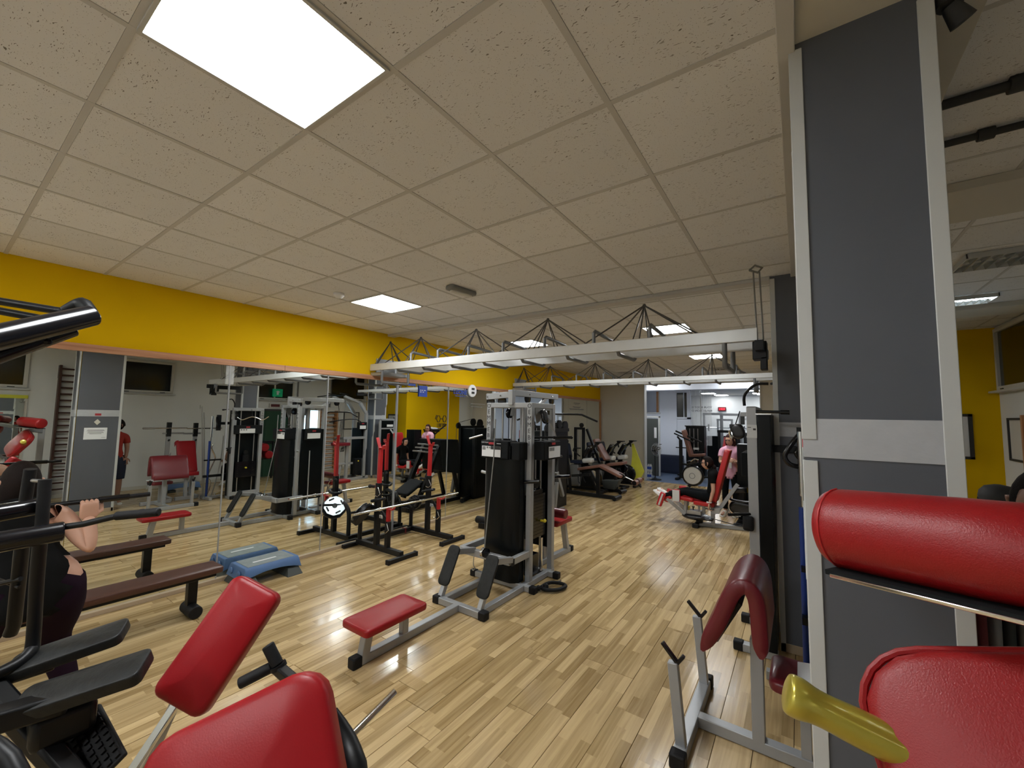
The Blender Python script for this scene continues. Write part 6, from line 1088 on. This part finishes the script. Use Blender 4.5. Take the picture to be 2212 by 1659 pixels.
# red padded machine at the lower left
RL=Thing('chest_machine','machine with two big red pads and chrome rods at the lower left','gym machine',(4.0,.45,0))
def padpts(T_,name,a,b_,side,W,T,rc,m_,L=None,lab=None,crown=.012):
    a=V(a);b_=V(b_);ux=b_-a;uy=V(side);uy=(uy-ux.normalized()*uy.dot(ux.normalized())).normalized(); c=(a+b_)/2; nz=ux.normalized().cross(uy)
    if nz.dot(V(5.4006,-.3123,1.8962)-c)<0: uy=-uy; nz=-nz
    T_.last={}; P__=T_.part(name,MB().pad(c-nz*T/2,ux,uy,L or ux.length,W,T,rc,T*.28,crown),m_,label=lab,smooth=60)
    r_=.0035; q=[]; Lh=(L or ux.length)/2-.006; Wh=W/2-.006; un=ux.normalized()
    for k,(sx_,sy_) in enumerate(((1,1),(-1,1),(-1,-1),(1,-1))):
        for j in range(5):
            t=PI/2*(k+j/4); q.append(c-nz*(T*.22)+un*(sx_*(Lh-rc)+rc*math.cos(t))+uy*(sy_*(Wh-rc)+rc*math.sin(t)))
    q.append(q[0]); T_.part('piping',MB().tube(q,r_,6),m_,parent=P__)
    return c,un,uy,nz
A0=(3.630,0.498,1.218); A1=(3.594,0.261,0.870); padpts(RL,'arm_pad',A0,A1,V((3.687,0.305,0.835))-V((3.531,0.211,0.929)),.205,.075,.035,'red',lab='long red arm pad, the upper one')
RL.part('pad_support',MB().beam((3.526,0.312,0.863),(3.525,0.160,0.651),.045,.014),'chrome',.003); RL.part('pad_support',MB().beam((3.479,0.308,0.823),(3.465,0.222,0.595),.03,.03),'steel',.003)
P0=V((4.126,0.034,1.121)); P1=V((4.367,0.311,1.267)); P2=V((4.605,0.316,1.021)); mid0=(P0+P1)/2; dv=P2-P1; ux=(P1-P0).normalized(); dv=dv-ux*dv.dot(ux); dv.normalize()
padpts(RL,'seat_back',mid0+dv*.005,mid0+dv*.44,P1-P0,(P1-P0).length+.02,.085,.075,'red',lab='broad red pad with rounded corners, the nearest one',crown=.02)
RL.part('handle',MB().cyl((3.925,0.407,1.122),(3.961,0.426,1.061),.0185,16),'rubber',.004); RL.part('handle',MB().cyl((3.889,0.343,1.018),(3.946,0.416,1.056),.0175,16),'rubber',.004); RL.part('handle_ring',MB().cyl((3.961,0.426,1.063),(3.965,0.429,1.052),.025,16),K); RL.part('handle_arm',MB().beam((3.930,0.430,1.050),(4.150,0.425,1.042),.032,.032),K,.006)
RL.part('chrome_rod',MB().cyl((4.366,0.420,1.011),(4.367,0.576,1.054),.0095,14),'chrome'); RL.part('rod_collar',MB().cyl((4.367,0.409,1.007),(4.366,0.432,1.012),.019,16).ball((4.362,0.402,1.036),.008,8),'steel'); RL.part('side_housing',MB().tube([(4.330,0.388,1.082),(4.378,0.402,1.023),(4.442,0.389,0.992),(4.472,0.377,0.950)],[.018,.028,.032,.03],14,smoothn=2),K)
RL.part('frame',MB().beam((4.05,.25,.04),(3.9,.28,.75),.07).beam((3.9,.2,.04),(4.5,.55,.04),.08).beam((3.8,.5,.04),(4.3,.1,.04),.08).beam((4.1,.35,.5),(4.05,.3,.95),.07).beam((4.35,.4,.04),(4.30,.38,.75),.06),S,.006)
# red roll pad and cushion at the lower right
RR=Thing('preacher_machine','machine with a long red roll pad and a rounded cushion, lower right','gym machine',(5.9,.75,0))
a=V((5.406,0.853,1.653)); b_=V((5.753,0.638,1.689)); ux=(b_-a).normalized(); upv=V(0,0,1)-ux*ux.z; upv.normalize(); nz=ux.cross(upv)
if nz.dot(V(5.4,-.31,1.9)-a)<0: nz=-nz
c=(a+b_)/2; uy=nz.cross(ux)
L_r=(b_-a).length; RR.part('roll_pad',MB().tube([a-nz*.085+ux*q_ for q_ in (0,.003,.010,.022,.04,L_r*.3,L_r*.6,L_r-.03,L_r)],[.058,.070,.080,.0855,.0865,.0868,.0868,.084,.06],40),'redgrain',label='long bulging red grained roll pad',smooth=70)
q=[]
for k in range(13):
    t=-PI/2+PI*k/12; q.append(a+ux*.026+uy*.0865*math.sin(t)-nz*.085+nz*.0865*math.cos(t))
RR.part('seam',MB().tube(q,.0022,6),'redpaint')
RR.part('rail',MB().beam(a+ux*.03-uy*.092-nz*.085,b_-uy*.092-nz*.085,.15,.008,uy),'chrome',.002); RR.part('rail',MB().beam(a+ux*.02-uy*.087-nz*.085,b_-uy*.087-nz*.085,.14,.010,uy),'blackmatte')
c=V((5.742,0.677,1.335)); ux=V(.8,.35,0).normalized(); fw=(V(5.4006,-.3123,1.8962)-c).normalized(); ux=(ux-fw*ux.dot(fw)*.9).normalized(); uy=fw.cross(ux); uy.normalize()
c2,un,uy2,nz2=padpts(RR,'cushion',c-ux*.245,c+ux*.245,uy,.435,.085,.13,'redgrain',lab='rounded red cushion with piping',crown=.018)
q=[];Lh=.247;Wh=.2195
for k,(sx_,sy_) in enumerate(((1,1),(-1,1),(-1,-1),(1,-1))):
    for j in range(7): t=PI/2*(k+j/6); q.append(c2-nz2*.026+un*(sx_*(Lh-.12)+.12*math.cos(t))+uy2*(sy_*(Wh-.12)+.12*math.sin(t)))
q.append(q[0]); RR.part('piping',MB().tube(q,.0075,8),'redgrain')
# fluted gold arm
g0=V((5.364,0.717,1.357)); g1=V((5.584,0.754,1.295)); d=(g1-g0); dn=d.normalized(); s_,u_=frame(dn)[1:]; n=28; vs=[];fs=[]; prof=[(-.001,.029),(.001,.0345),(.006,.037),(.020,.0372),(.030,.0355),(.044,.0318),(.060,.0305),(.075,.0305),(.11,.0325),(.2,.033),(d.length,.034)]; cam_=V(5.4006,-.3123,1.8962)
fr=(cam_-g0); fr=(fr-dn*fr.dot(dn)).normalized(); sr=dn.cross(fr)
if sr.z<0: sr=-sr
for h_,r_ in prof:
    fl_=0 if h_<.03 else min(1,(h_-.03)/.04)
    for j in range(n):
        t=2*PI*j/n; tt=(t-.55+PI)%(2*PI)-PI; k=1-.20*fl_*math.exp(-(tt/.30)**2)
        vs.append(g0+dn*h_+(fr*math.cos(t)+sr*math.sin(t))*r_*k)
for i in range(len(prof)-1):
    for j in range(n): j2=(j+1)%n; fs.append((i*n+j,i*n+j2,(i+1)*n+j2,(i+1)*n+j))
fs.append(tuple(reversed(range(n)))); fs.append(tuple(range((len(prof)-1)*n,len(prof)*n))); gm=MB().add(vs,fs)
RR.part('gold_arm',gm,'gold',smooth=50,label='fluted metallic gold arm')
RR.part('frame',MB().beam((6.15,1.00,.04),(6.15,1.00,1.55),.08).beam((6.15,1.0,1.5),(5.95,.80,1.55),.07).beam((5.9,.5,.04),(6.4,1.3,.04),.09).beam((6.0,.6,.04),(5.95,.55,1.05),.07).beam((5.7,.45,1.15),(6.05,.60,1.02),.05),S,.006)
